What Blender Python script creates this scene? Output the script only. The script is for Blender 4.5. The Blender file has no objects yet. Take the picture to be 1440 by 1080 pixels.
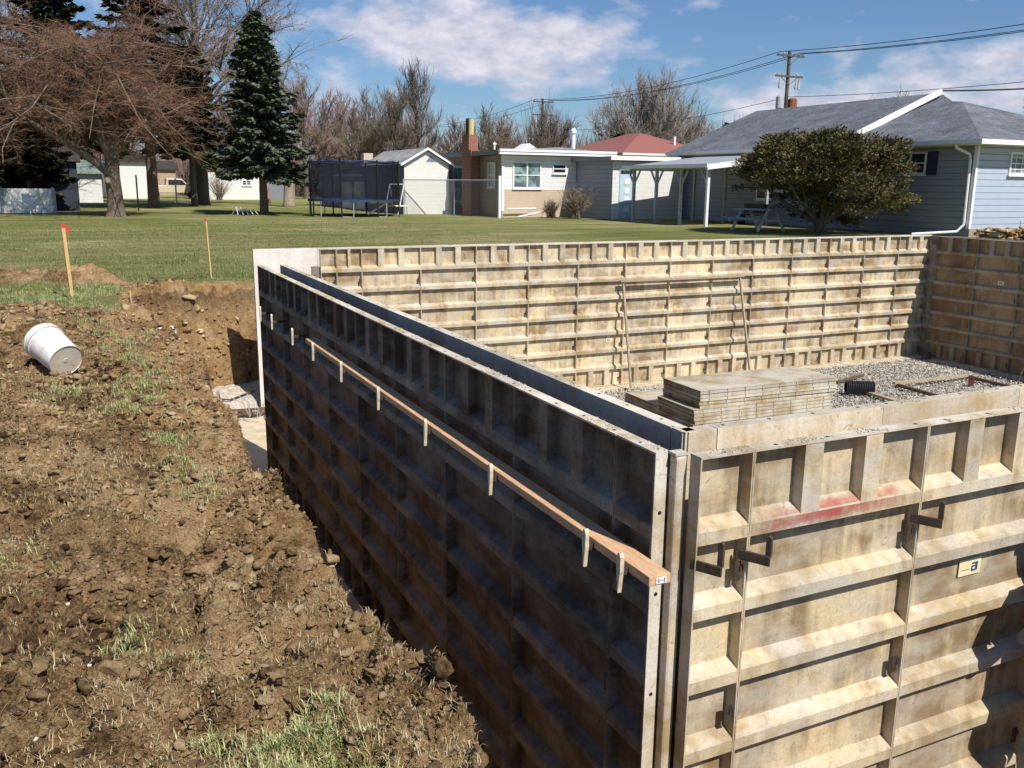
import bpy, math, random
import numpy as np
from mathutils import Vector, Matrix
R = math.radians
random.seed(7)
rng = np.random.default_rng(11)
scene = bpy.context.scene
col = scene.collection
# world axes follow the foundation: X along its front wall, Y away from the viewer, z = 0 on top of the forms
CAM = Vector((-1.3507, -2.4540, 0.9474))
LAWN = -0.6
FLOOR = -2.44

# ------------------------------------------------------------------ node helpers
def new_mat(name):
    m = bpy.data.materials.new(name); m.use_nodes = True
    nt = m.node_tree; nt.nodes.clear()
    out = nt.nodes.new('ShaderNodeOutputMaterial')
    b = nt.nodes.new('ShaderNodeBsdfPrincipled')
    nt.links.new(b.outputs[0], out.inputs[0])
    return m, nt, b, out

def pos(nt, scale=(1, 1, 1), rot=(0, 0, 0)):
    g = nt.nodes.new('ShaderNodeNewGeometry')
    mp = nt.nodes.new('ShaderNodeMapping')
    mp.inputs['Scale'].default_value = scale; mp.inputs['Rotation'].default_value = rot
    nt.links.new(g.outputs['Position'], mp.inputs['Vector'])
    return mp.outputs[0]

def noise(nt, vec, scale, detail=4, rough=.55, dist=0):
    n = nt.nodes.new('ShaderNodeTexNoise')
    n.inputs['Scale'].default_value = scale; n.inputs['Detail'].default_value = detail
    n.inputs['Roughness'].default_value = rough; n.inputs['Distortion'].default_value = dist
    nt.links.new(vec, n.inputs['Vector'])
    return n.outputs['Fac']

def ramp(nt, fac, stops):
    r = nt.nodes.new('ShaderNodeValToRGB')
    els = r.color_ramp.elements
    while len(els) < len(stops): els.new(.5)
    for e, (p, c) in zip(els, stops):
        e.position = p; e.color = (*c, 1) if len(c) == 3 else c
    nt.links.new(fac, r.inputs[0])
    return r.outputs[0]

def mix(nt, fac, a, b, mode='MIX'):
    n = nt.nodes.new('ShaderNodeMix'); n.data_type = 'RGBA'; n.blend_type = mode
    for s, v in ((0, fac), (6, a), (7, b)):
        if hasattr(v, 'is_linked'): nt.links.new(v, n.inputs[s])
        elif s == 0: n.inputs[s].default_value = v
        else: n.inputs[s].default_value = (*v, 1)
    return n.outputs[2]

def mathn(nt, op, a, b=None, c=None, clamp=False):
    n = nt.nodes.new('ShaderNodeMath'); n.operation = op; n.use_clamp = clamp
    for i, v in enumerate((a, b, c)):
        if v is None: continue
        if hasattr(v, 'is_linked'): nt.links.new(v, n.inputs[i])
        else: n.inputs[i].default_value = v
    return n.outputs[0]

def bump(nt, b, fac, strength, dist):
    n = nt.nodes.new('ShaderNodeBump'); n.inputs['Strength'].default_value = strength
    n.inputs['Distance'].default_value = dist
    nt.links.new(fac, n.inputs['Height']); nt.links.new(n.outputs[0], b.inputs['Normal'])

def W3(v): return (v, v, v)

def plain(name, c, rough=.7, var=.25, scale=6, c2=None, bmp=0, metal=0, stretch=(1, 1, 1), spec=.5):
    """a paint / wood / metal surface with mottled tone"""
    m, nt, b, out = new_mat(name)
    p = pos(nt, stretch)
    f = noise(nt, p, scale, 5, .6)
    lo = tuple(x * (1 - var) for x in c) if c2 is None else c2
    hi = tuple(min(1, x * (1 + var * .6)) for x in c)
    nt.links.new(ramp(nt, f, [(.3, lo), (.7, hi)]), b.inputs['Base Color'])
    b.inputs['Roughness'].default_value = rough; b.inputs['Metallic'].default_value = metal
    b.inputs['Specular IOR Level'].default_value = spec
    if bmp: bump(nt, b, noise(nt, p, scale * 6, 4), bmp, .01)
    return m

# ------------------------------------------------------------------ materials
def form_mat(name, light, mid, stain, grey, grey_amt, dark=1.0, spec=.3):
    m, nt, b, out = new_mat(name)
    p = pos(nt)
    big = noise(nt, p, 1.7, 4, .6)
    med = noise(nt, p, 7, 6, .65, .6)
    fine = noise(nt, p, 60, 5, .7)
    streak = noise(nt, pos(nt, (14, 14, 1.1)), 1, 5, .6, .3)
    oi = nt.nodes.new('ShaderNodeObjectInfo')
    c = ramp(nt, med, [(.28, tuple(x * dark for x in mid)), (.62, tuple(x * dark for x in light))])
    sf = mathn(nt, 'MULTIPLY_ADD', big, .85, mathn(nt, 'MULTIPLY_ADD', streak, .42, mathn(nt, 'MULTIPLY', med, .38)))
    c = mix(nt, ramp(nt, sf, [(.72, W3(0)), (.90, W3(.92))]), c, tuple(x * dark for x in stain))
    gn = noise(nt, pos(nt, (3.1, 3.1, 7)), 1.0, 5, .65)
    c = mix(nt, mathn(nt, 'MULTIPLY', ramp(nt, gn, [(.42, W3(0)), (.62, W3(1))]), grey_amt), c, tuple(x * dark for x in grey))
    pk = noise(nt, p, 26, 3, .7, 1.2)
    c = mix(nt, ramp(nt, pk, [(.60, W3(0)), (.70, W3(.6))]), c, tuple(x * .35 * dark for x in mid))
    pk2 = noise(nt, p, 110, 2, .8, .6)
    c = mix(nt, ramp(nt, pk2, [(.60, W3(0)), (.72, W3(.5))]), c, tuple(x * .3 * dark for x in mid))
    c = mix(nt, ramp(nt, fine, [(.3, W3(.35)), (.6, W3(0))]), c, tuple(x * .55 * dark for x in mid))
    hv = mathn(nt, 'MULTIPLY_ADD', oi.outputs['Random'], .3, .82)
    h = nt.nodes.new('ShaderNodeHueSaturation')
    nt.links.new(hv, h.inputs['Value']); nt.links.new(c, h.inputs['Color'])
    nt.links.new(h.outputs[0], b.inputs['Base Color'])
    b.inputs['Roughness'].default_value = .72; b.inputs['Specular IOR Level'].default_value = spec
    bump(nt, b, mathn(nt, 'ADD', mathn(nt, 'MULTIPLY', med, .5), mathn(nt, 'MULTIPLY', fine, .5)), .5, .006)
    return m

MF_SUN = form_mat('cement_coated_form', (.78, .64, .41), (.58, .44, .25), (.23, .145, .07), (.61, .57, .48), .5)
MF_RIB = form_mat('cement_coated_rib', (.72, .61, .42), (.56, .45, .28), (.33, .235, .125), (.54, .51, .45), .75)
MF_PALE = form_mat('pale_form_face', (.72, .63, .46), (.62, .50, .32), (.46, .32, .16), (.62, .59, .54), .5)
MF_WHITE = form_mat('clean_form_face', (.74, .70, .66), (.68, .64, .59), (.6, .54, .47), (.72, .69, .66), .4)
MF_DARK = form_mat('weathered_shaded_form', (.20, .165, .12), (.115, .086, .058), (.08, .048, .026), (.27, .25, .215), .7)  # weathered tone with the left wall's shade also put into the colour
MF_DRIB = form_mat('weathered_shaded_rib', (.23, .205, .165), (.145, .122, .092), (.09, .066, .045), (.31, .29, .25), .75)  # matching ribs: shade mixed into the weathered colour
MF_SLATE = form_mat('slate_form_face', (.56, .52, .45), (.45, .41, .35), (.36, .31, .25), (.58, .55, .49), .5)
MF_EDGE = form_mat('splashed_rail', (.74, .68, .58), (.60, .52, .40), (.42, .33, .2), (.62, .61, .58), .4)
M_STEEL = plain('rusty_steel', (.075, .052, .04), .6, .5, 30, metal=.2)
M_HOLE = plain('bolt_hole', (.012, .010, .009), .9, .1)
M_WEDGE = plain('galvanised_clip', (.62, .53, .38), .55, .3, 40)
M_LUMBER = plain('fresh_lumber', (.62, .385, .215), .75, .25, 9, stretch=(8, 1, 8), bmp=.2)
M_OLDWOOD = plain('weathered_board', (.42, .33, .22), .8, .35, 9, stretch=(3, 3, 9), bmp=.2)
M_DARKWOOD = plain('brown_board', (.13, .085, .055), .8, .35, 9)
M_REDWOOD = plain('reddish_board', (.36, .28, .20), .8, .3, 9)
M_STAKE = plain('stake_wood', (.62, .40, .17), .75, .2, 12, stretch=(4, 4, 1))
M_RED = plain('red_flag_paint', (.62, .05, .04), .7, .15)
M_BUCKET = plain('white_plastic', (.80, .79, .76), .45, .1, 9, c2=(.60, .54, .45))
M_BUCKETB = plain('dusty_white_plastic', (.66, .58, .46), .6, .2, 14)
M_BLACKP = plain('black_plastic', (.015, .015, .016), .4, .3)
M_CONC = plain('footing_concrete', (.58, .49, .35), .85, .25, 5, c2=(.42, .34, .23), bmp=.4)
M_WHITEP = plain('white_paint', (.80, .80, .80), .55, .08, 3)
M_WHITET = plain('white_trim', (.74, .73, .70), .55, .1, 3)
M_GALV = plain('galvanised_pipe', (.50, .51, .52), .45, .15, 5, metal=.4)
M_GREYT = plain('weathered_grey_post', (.42, .43, .45), .7, .3, 9)
M_BARK = plain('tree_bark', (.165, .125, .092), .9, .45, 9, c2=(.07, .052, .04), bmp=.8, stretch=(3, 3, 1))
M_BARKL = plain('pale_bark', (.30, .24, .17), .9, .35, 9, bmp=.5)
M_TRUNKG = plain('grey_trunk', (.13, .105, .085), .9, .35, 4)
M_LIMB = plain('limb_bark', (.20, .14, .10), .9, .5, 3, c2=(.09, .062, .047))
M_TWIGRED = plain('reddish_twigs', (.19, .095, .055), .85, .45, 4.0, c2=(.062, .038, .028))
M_TWIGGREY = plain('grey_twigs', (.185, .15, .125), .85, .4, .6)
M_TWIGPINK = plain('rosy_twigs', (.24, .15, .125), .85, .35, .5, c2=(.14, .10, .085))
M_TWIGTAN = plain('tan_twigs', (.21, .165, .12), .85, .35, .5)
M_TWIGPALE = plain('pale_grey_twigs', (.27, .23, .20), .85, .35, .5)
M_BRICK = None

def leaf_mat(name, a, b_, c_):
    m, nt, b, out = new_mat(name)
    f = noise(nt, pos(nt), 2.3, 5, .7)
    f2 = noise(nt, pos(nt), 31, 2, .5)
    f3 = mathn(nt, 'MULTIPLY_ADD', f, .6, mathn(nt, 'MULTIPLY', f2, .4))
    nt.links.new(ramp(nt, f3, [(.32, a), (.52, b_), (.68, c_)]), b.inputs['Base Color'])
    b.inputs['Roughness'].default_value = .6; b.inputs['Specular IOR Level'].default_value = .25
    return m
M_SPRUCE = leaf_mat('blue_green_needles', (.03, .044, .028), (.088, .112, .072), (.21, .24, .16))
M_DARKCON = leaf_mat('dark_needles', (.010, .011, .005), (.024, .026, .011), (.055, .052, .024))
M_MIDCON = leaf_mat('mid_green_needles', (.017, .020, .009), (.038, .042, .018), (.075, .075, .034))
M_YEW = leaf_mat('olive_yew_sprays', (.026, .028, .011), (.10, .088, .036), (.28, .205, .10))

def grass_mat(name, a, b_, c_, sc=9):
    m, nt, b, out = new_mat(name)
    f = noise(nt, pos(nt), sc, 3, .8)
    nt.links.new(ramp(nt, f, [(.33, a), (.5, b_), (.66, c_)]), b.inputs['Base Color'])
    b.inputs['Roughness'].default_value = .6
    return m
M_BLADE = grass_mat('green_blades', (.12, .16, .045), (.30, .33, .12), (.62, .56, .32), 30)
M_STRAW = grass_mat('straw_blades', (.22, .155, .085), (.40, .31, .17), (.60, .50, .30), 30)

def siding(name, c, step=.2, dark=.55, horizontal=True, var=.06):
    """lapped boards: shallow saw-tooth bump and a thin line at each lap"""
    m, nt, b, out = new_mat(name)
    g = nt.nodes.new('ShaderNodeNewGeometry'); s = nt.nodes.new('ShaderNodeSeparateXYZ')
    nt.links.new(g.outputs['Position'], s.inputs[0])
    src = s.outputs['Z'] if horizontal else mathn(nt, 'ADD', s.outputs['X'], s.outputs['Y'])
    fr = mathn(nt, 'FRACT', mathn(nt, 'DIVIDE', mathn(nt, 'ADD', src, 50), step))
    line = ramp(nt, fr, [(0, W3(dark)), (.10, W3(dark)), (.15, W3(1)), (1, W3(1))])
    n = noise(nt, pos(nt), 3, 4)
    cc = ramp(nt, n, [(.3, tuple(x * (1 - var) for x in c)), (.7, c)])
    nt.links.new(mix(nt, 1.0, cc, line, 'MULTIPLY'), b.inputs['Base Color'])
    b.inputs['Roughness'].default_value = .6
    bump(nt, b, fr, .8, .015)
    return m
M_SIDWHITE = siding('white_siding', (.78, .77, .75), .2, .8)
M_SIDCREAM = siding('cream_siding', (.80, .78, .73), .2, .85)
M_SIDPEACH = siding('peach_stone_band', (.62, .48, .36), .12, .85)
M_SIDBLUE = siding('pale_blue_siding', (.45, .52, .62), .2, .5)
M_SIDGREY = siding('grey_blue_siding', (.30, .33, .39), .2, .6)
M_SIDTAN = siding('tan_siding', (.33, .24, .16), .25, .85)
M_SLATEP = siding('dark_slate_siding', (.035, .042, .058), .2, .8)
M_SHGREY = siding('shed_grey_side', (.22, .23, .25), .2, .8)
M_REDROOF = siding('red_metal_roof', (.30, .115, .09), .45, .65, False)

def shingle(name, c):
    m, nt, b, out = new_mat(name)
    p = pos(nt)
    f = noise(nt, p, 22, 4, .8); f2 = noise(nt, p, 1.2, 4, .6); f3 = noise(nt, pos(nt, (3, 12, 12)), 1, 3, .6)
    k = mathn(nt, 'MULTIPLY_ADD', f, .5, mathn(nt, 'MULTIPLY_ADD', f2, .25, mathn(nt, 'MULTIPLY', f3, .25)))
    z_ = nt.nodes.new('ShaderNodeSeparateXYZ'); nt.links.new(p, z_.inputs[0])
    crs = ramp(nt, mathn(nt, 'FRACT', mathn(nt, 'DIVIDE', mathn(nt, 'ADD', z_.outputs['Z'], 20), .055)), [(0, W3(.6)), (.18, W3(.66)), (.3, W3(1)), (1, W3(1))])
    SH = ramp(nt, k, [(.41, tuple(x * .45 for x in c)), (.5, c), (.58, tuple(x * 1.7 for x in c))])
    nt.links.new(mix(nt, 1.0, SH, crs, 'MULTIPLY'), b.inputs['Base Color'])
    b.inputs['Roughness'].default_value = .85
    bump(nt, b, f, .5, .02)
    return m
M_SHINGLE = shingle('slate_grey_shingles', (.125, .135, .155))
M_SHINGLEL = shingle('light_grey_shingles', (.30, .30, .29))
M_SHINGLED = shingle('dark_shingles', (.045, .036, .034))

def glass_mat(name, c=(.03, .035, .04), rough=.08):
    m, nt, b, out = new_mat(name)
    n = noise(nt, pos(nt), 3, 2)
    nt.links.new(ramp(nt, n, [(.4, tuple(x * .6 for x in c)), (.6, tuple(x * 1.6 for x in c))]), b.inputs['Base Color'])
    b.inputs['Roughness'].default_value = rough
    return m
M_GLASS = glass_mat('window_glass')
M_CURTAIN = glass_mat('curtained_glass', (.16, .22, .22), .2)
M_SHUTTER = plain('navy_shutter', (.02, .03, .075), .6)
M_DOORBLUE = plain('pale_blue_door', (.45, .60, .70), .6, .1)

def brick_mat():
    m, nt, b, out = new_mat('red_brick')
    g = nt.nodes.new('ShaderNodeNewGeometry'); s = nt.nodes.new('ShaderNodeSeparateXYZ')
    nt.links.new(g.outputs['Position'], s.inputs[0])
    c = nt.nodes.new('ShaderNodeCombineXYZ')
    nt.links.new(mathn(nt, 'ADD', s.outputs['X'], s.outputs['Y']), c.inputs[0]); nt.links.new(s.outputs['Z'], c.inputs[1])
    t = nt.nodes.new('ShaderNodeTexBrick')
    t.inputs['Scale'].default_value = 1; t.inputs['Brick Width'].default_value = .22; t.inputs['Row Height'].default_value = .075
    t.inputs['Mortar Size'].default_value = .008
    t.inputs['Color1'].default_value = (.30, .085, .045, 1); t.inputs['Color2'].default_value = (.22, .06, .035, 1)
    t.inputs['Mortar'].default_value = (.3, .24, .2, 1)
    nt.links.new(c.outputs[0], t.inputs['Vector']); nt.links.new(t.outputs[0], b.inputs['Base Color'])
    b.inputs['Roughness'].default_value = .85
    return m
M_BRICK = brick_mat()

def net_mat(name, c, amount):
    m, nt, b, out = new_mat(name)
    nt.nodes.remove(b)
    d = nt.nodes.new('ShaderNodeBsdfDiffuse'); d.inputs[0].default_value = (*c, 1)
    t = nt.nodes.new('ShaderNodeBsdfTransparent'); mx = nt.nodes.new('ShaderNodeMixShader')
    f = ramp(nt, noise(nt, pos(nt), 2.5, 4, .6), [(.35, W3(max(0, amount - .12))), (.65, W3(min(1, amount + .12)))])
    nt.links.new(f, mx.inputs[0]); nt.links.new(t.outputs[0], mx.inputs[1]); nt.links.new(d.outputs[0], mx.inputs[2])
    nt.links.new(mx.outputs[0], out.inputs[0])
    return m
M_NET = net_mat('dark_blue_netting', (.016, .020, .034), .48)
def chain_mat():
    """diamond wire mesh cut out of a sheet"""
    m, nt, b, out = new_mat('chain_link_wire')
    nt.nodes.remove(b)
    g = nt.nodes.new('ShaderNodeNewGeometry'); s = nt.nodes.new('ShaderNodeSeparateXYZ')
    nt.links.new(g.outputs['Position'], s.inputs[0])
    def band(sign):
        v = mathn(nt, 'MULTIPLY_ADD', s.outputs['Z'], sign, s.outputs['Y'])
        f = mathn(nt, 'FRACT', mathn(nt, 'DIVIDE', mathn(nt, 'ADD', v, 90), .075))
        return mathn(nt, 'LESS_THAN', f, .11)
    k = mathn(nt, 'MAXIMUM', band(1), band(-1))
    d = nt.nodes.new('ShaderNodeBsdfDiffuse'); d.inputs[0].default_value = (.4, .41, .42, 1)
    t = nt.nodes.new('ShaderNodeBsdfTransparent'); mx = nt.nodes.new('ShaderNodeMixShader')
    nt.links.new(k, mx.inputs[0]); nt.links.new(t.outputs[0], mx.inputs[1]); nt.links.new(d.outputs[0], mx.inputs[2])
    nt.links.new(mx.outputs[0], out.inputs[0])
    return m
M_CHAIN = chain_mat()
M_NAVY = plain('navy_padding', (.025, .045, .12), .6, .2)
M_SKIN = plain('skin', (.50, .30, .21), .6, .1)
M_SHIRT = plain('grey_blue_shirt', (.16, .19, .25), .85, .25, 14, bmp=.3)
M_JEANS = plain('blue_jeans', (.05, .07, .12), .85, .25, 14)
M_BOOT = plain('brown_boots', (.09, .055, .03), .7, .2)
M_HAIR = plain('brown_hair', (.06, .035, .02), .7, .2)
M_BEIGECAR = plain('beige_car_paint', (.55, .46, .34), .35, .05)
M_STICKER = plain('yellow_sticker', (.74, .66, .40), .5, .08, 20)
M_INK = plain('blue_ink', (.03, .07, .16), .5, .1)
M_PINKP = plain('pink_plastic_pipe', (.58, .33, .30), .5, .2, 12)
M_CLEAR = plain('clear_bottle_plastic', (.62, .62, .62), .2, .2, 30)

# ------------------------------------------------------------------ mesh builder
class MB:
    def __init__(s): s.v = []; s.f = []; s.mi = []; s.cur = 0
    def poly(s, pts):
        i = len(s.v); s.v += [tuple(p) for p in pts]; s.f.append(tuple(range(i, i + len(pts)))); s.mi.append(s.cur); return s
    def box(s, x0, x1, y0, y1, z0, z1):
        i = len(s.v)
        s.v += [(x, y, z) for z in (z0, z1) for y in (y0, y1) for x in (x0, x1)]
        for q in ((0, 2, 3, 1), (4, 5, 7, 6), (0, 1, 5, 4), (2, 6, 7, 3), (0, 4, 6, 2), (1, 3, 7, 5)):
            s.f.append(tuple(i + k for k in q)); s.mi.append(s.cur)
        return s
    def bar(s, a, b, w, h, up=(0, 0, 1)):
        a, b = Vector(a), Vector(b); d = (b - a).normalized(); up = Vector(up)
        sd = d.cross(up)
        if sd.length < 1e-4: sd = d.cross(Vector((1, 0, 0)))
        sd.normalize(); u = sd.cross(d)
        i = len(s.v)
        for p in (a, b):
            for (p1, p2) in ((-1, -1), (1, -1), (1, 1), (-1, 1)): s.v.append(tuple(p + sd * w / 2 * p1 + u * h / 2 * p2))
        for q in ((3, 2, 1, 0), (4, 5, 6, 7), (0, 1, 5, 4), (1, 2, 6, 5), (2, 3, 7, 6), (3, 0, 4, 7)):
            s.f.append(tuple(i + k for k in q)); s.mi.append(s.cur)
        return s
    def tube(s, pts, rad, n=8, cap=True):
        pts = [Vector(p) for p in pts]
        if not hasattr(rad, '__len__'): rad = [rad] * len(pts)
        i0 = len(s.v); prev = None
        for k, p in enumerate(pts):
            d = (pts[min(k + 1, len(pts) - 1)] - pts[max(k - 1, 0)])
            if d.length < 1e-9: d = Vector((0, 0, 1))
            d.normalize()
            ref = Vector((0, 0, 1)) if abs(d.z) < .9 else Vector((1, 0, 0))
            if prev is not None: ref = prev
            a = (ref - d * ref.dot(d))
            if a.length < 1e-5: a = d.orthogonal()
            a.normalize(); prev = a; b = d.cross(a)
            for j in range(n):
                t = 2 * math.pi * j / n
                s.v.append(tuple(p + (a * math.cos(t) + b * math.sin(t)) * rad[k]))
        for k in range(len(pts) - 1):
            for j in range(n):
                a0 = i0 + k * n + j; a1 = i0 + k * n + (j + 1) % n
                s.f.append((a0, a1, a1 + n, a0 + n)); s.mi.append(s.cur)
        if cap:
            s.f.append(tuple(i0 + j for j in reversed(range(n)))); s.mi.append(s.cur)
            e = i0 + (len(pts) - 1) * n
            s.f.append(tuple(e + j for j in range(n))); s.mi.append(s.cur)
        return s
    def prism(s, prof, axis, a0, a1):
        """prof: closed 2-D outline; axis 'x' -> (y,z), 'y' -> (x,z), 'z' -> (x,y)"""
        def P(u, v, t): return {'x': (t, u, v), 'y': (u, t, v), 'z': (u, v, t)}[axis]
        i = len(s.v); n = len(prof)
        s.v += [P(u, v, a0) for u, v in prof] + [P(u, v, a1) for u, v in prof]
        s.f.append(tuple(i + k for k in range(n))); s.f.append(tuple(i + n + k for k in reversed(range(n)))); s.mi += [s.cur] * 2
        for k in range(n):
            j = (k + 1) % n
            s.f.append((i + k, i + n + k, i + n + j, i + j)); s.mi.append(s.cur)
        return s
    def mesh(s, name, mats):
        me = bpy.data.meshes.new(name); me.from_pydata(s.v, [], s.f)
        for m in (mats if isinstance(mats, (list, tuple)) else [mats]): me.materials.append(m)
        if any(s.mi): me.polygons.foreach_set('material_index', s.mi)
        me.update(); return me
    def build(s, name, mats, parent=None, smooth=False, bevel=0, fix=True):
        me = s.mesh(name, mats)
        if fix and len(s.f) < 20000: fixn(me)
        if smooth: me.shade_smooth()
        o = bpy.data.objects.new(name, me); col.objects.link(o)
        if parent: o.parent = parent
        if bevel:
            b = o.modifiers.new('bevel', 'BEVEL'); b.width = bevel; b.segments = 2; b.limit_method = 'ANGLE'
        return o

import bmesh
def fixn(me):
    bm = bmesh.new(); bm.from_mesh(me); bmesh.ops.recalc_face_normals(bm, faces=bm.faces); bm.to_mesh(me); bm.free()

def link(name, me, parent=None):
    o = bpy.data.objects.new(name, me); col.objects.link(o)
    if parent: o.parent = parent
    return o

def tag(o, label=None, cat=None, group=None, kind=None):
    for k, v in (('label', label), ('category', cat), ('group', group), ('kind', kind)):
        if v: o[k] = v
    return o

def thing(name, label, cat, loc=(0, 0, 0), rz=0, group=None):
    o = bpy.data.objects.new(name, None); col.objects.link(o)
    o.location = loc; o.rotation_euler = (0, 0, rz); o.empty_display_size = .1
    return tag(o, label, cat, group)

ORD = ['first', 'second', 'third', 'fourth', 'fifth', 'sixth', 'seventh', 'eighth', 'ninth', 'tenth', 'eleventh', 'twelfth', 'thirteenth', 'fourteenth', 'fifteenth', 'sixteenth']

# ------------------------------------------------------------------ numpy value noise
def vnoise(x, y, seed=0):
    xi = np.floor(x).astype(np.int64); yi = np.floor(y).astype(np.int64)
    fx = x - xi; fy = y - yi
    def h(a, b):
        n = (a * 374761393 + b * 668265263 + seed * 1442695041) & 0xffffffff
        n = ((n ^ (n >> 13)) * 1274126177) & 0xffffffff
        return ((n ^ (n >> 16)) & 0xffff) / 65535.0
    u = fx * fx * (3 - 2 * fx); v = fy * fy * (3 - 2 * fy)
    return (h(xi, yi) * (1 - u) + h(xi + 1, yi) * u) * (1 - v) + (h(xi, yi + 1) * (1 - u) + h(xi + 1, yi + 1) * u) * v
def fbm(x, y, s, o=4, seed=0, g=.5):
    t = 0; a = 1; n = 0
    for k in range(o):
        t = t + a * vnoise(x / s + 17 * k, y / s - 9 * k, seed + k); n += a; a *= g; s = s / 2.03
    return t / n
def clodz(x, y, s, seed, fill=.8):
    """lumpy clods: rounded tops of random height, one per jittered cell"""
    gx_, gy_ = x / s, y / s; xi = np.floor(gx_).astype(np.int64); yi = np.floor(gy_).astype(np.int64)
    def h(a, b, k):
        n = (a * 374761393 + b * 668265263 + (seed + k * 101) * 1442695041) & 0xffffffff
        n = ((n ^ (n >> 13)) * 1274126177) & 0xffffffff
        return ((n ^ (n >> 16)) & 0xffff) / 65535.0
    best = np.zeros_like(x)
    for i in (-1, 0, 1):
        for j in (-1, 0, 1):
            a, b = xi + i, yi + j
            px_, py_ = a + .1 + .8 * h(a, b, 0), b + .1 + .8 * h(a, b, 1)
            r = .42 + .5 * h(a, b, 2); an = 3.1416 * h(a, b, 3); el = .55 + .45 * h(a, b, 4)
            dx, dy = gx_ - px_, gy_ - py_
            u = (dx * np.cos(an) + dy * np.sin(an)) / r; v = (-dx * np.sin(an) + dy * np.cos(an)) / (r * el)
            # faceted edge
            d = np.maximum(np.hypot(u, v) * .8, np.abs(u) * .55 + np.abs(v) * .55)
            best = np.maximum(best, np.where(h(a, b, 5) < fill, np.sqrt(np.clip(1 - d * d, 0, 1)) * (.35 + .65 * h(a, b, 6)) * r * 1.3, 0))
    return best
def sstep(a, b, x):
    t = np.clip((x - a) / (b - a), 0, 1); return t * t * (3 - 2 * t)

# ------------------------------------------------------------------ ground
def crest_x(y):
    w = .10 * (fbm(y, y * 0 + 3.3, .8, 3, 5) - .5) * 2
    return -.53 + w - .28 * sstep(7.0, 10.5, y) + .06 * sstep(2, -1, y)
def far_y(x):
    return 11.45 + np.clip(.34 * (x + .7), 0, .6) + .35 * (fbm(x, x * 0 + 8.1, .5, 3, 9) - .5)
def mound(x, y):
    return (.14 * sstep(-.9, -2.2, x) * sstep(10.5, 8.0, y) * sstep(-3.2, -1, y)
            + .17 * sstep(12.2, 12.7, y) * sstep(14.0, 13.1, y) * sstep(-.55, -1.3, x) * sstep(-9, -5, x) * (.4 + fbm(x, y, .5, 2, 31)))
def dirt_mask(x, y):
    edge = fbm(x, y, 1.3, 3, 21) - .5
    # disturbed soil left of the pit, a turf strip by the stake, spoil ridge behind it
    d = sstep(.35, -.1, y - (13.6 - 1.45 * sstep(-1.6, -.3, x)) + edge * .8) * sstep(3.0, 2.0, x)
    strip = sstep(9.3, 10.0, y + edge * 1.6) * sstep(12.9, 12.3, y + edge * .5) * sstep(-2.9, -2.2, x - edge) * sstep(-.55, -.85, x + edge * .6)
    return np.clip(d - .75 * strip, 0, 1) * sstep(-16, -12, x)
def pit_depth(x, y):
    ins = np.minimum.reduce([(x - crest_x(y)) / .62, (far_y(x) - y) / .38, (y + 3.3) / .7, (17.0 - x) / .9])
    ins = ins + (fbm(x, y, .28, 3, 41, .5) - .5) * (.16 + .5 * sstep(7, 10, y)) * sstep(-.25, .1, ins)
    return np.clip(ins, 0, 1.15)
def ground_z(x, y, detail=True):
    near = sstep(60, 30, np.hypot(x, y - 5))
    z = LAWN + .06 * (fbm(x, y, 6, 3, 1) - .5) * near
    z = z + mound(x, y)
    dm = dirt_mask(x, y)
    p = pit_depth(x, y)
    t = np.clip(p, 0, 1)
    lip = sstep(.0, .12, t) * .10 + t * .90
    z = z * (1 - lip) + (-2.58) * lip
    if detail:
        rough = np.maximum(dm, sstep(.02, .2, p) * sstep(1.1, .9, p) * .55)
        k = fbm(x, y, .34, 2, 51) - .5
        r1 = 1 - np.abs(fbm(x, y, .17, 2, 61) * 2 - 1)
        r2 = fbm(x, y, .085, 3, 71)
        cl = np.maximum(0, vnoise(x / .11, y / .10, 81) - .52) * 1.8
        cl2 = np.maximum(0, vnoise(x / .052, y / .055, 82) - .5) * 1.5
        patch = .45 + .8 * fbm(x, y, .9, 2, 83)
        wx_ = x + .03 * (fbm(x, y, .05, 2, 201) - .5) * 2; wy_ = y + .03 * (fbm(x + 9, y, .05, 2, 202) - .5) * 2
        near_ = sstep(9, 4, y) * .999
        nz = (fbm(x, y, .045, 3, 84, .6) - .5)
        z = z + rough * sstep(1.0, .05, p) * (k * .24 + patch * ((r1 - .6) * .09 + clodz(wx_, wy_, .17, 301, .5) * .08 + clodz(wx_, wy_, .08, 302, .6) * .05 + clodz(wx_, wy_, .037, 303, .7) * .028 * near_) + nz * .05 - .06)
        z = z + (1 - dm) * .012 * (fbm(x, y, .12, 2, 91) - .5) * near
    return z

def axis(fine0, fine1, step, lo, hi, grow):
    a = list(np.arange(fine0, fine1 + 1e-6, step))
    s = step; v = a[-1]
    while v < hi: s = s * grow; v += s; a.append(v)
    s = step; v = a[0]; pre = []
    while v > lo: s = s * grow; v -= s; pre.append(v)
    return np.array(pre[::-1] + a)
gx = axis(-2.9, .35, .0105, -500, 700, 1.16)
gy = []
v = -1.1
while v < 14.2: gy.append(v); v += .0105 + .0062 * max(0, v) * .55
s = gy[-1] - gy[-2]
while v < 900: gy.append(v); s *= 1.07; v += s
pre = []; v = -1.1; s = .0145
while v > -300: s *= 1.25; v -= s; pre.append(v)
gy = np.array(pre[::-1] + gy)
X, Y = np.meshgrid(gx, gy)
Z = ground_z(X, Y)
DM = dirt_mask(X, Y); PD = pit_depth(X, Y)
CZ = np.clip(1.25 - (crest_x(Y) - X) / .65, 0, 1) * (.35 + .65 * sstep(.5, 3.5, Y)) + .10 * (X < -.5)
nx, ny = len(gx), len(gy)
idx = np.arange(nx * ny).reshape(ny, nx)
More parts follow.
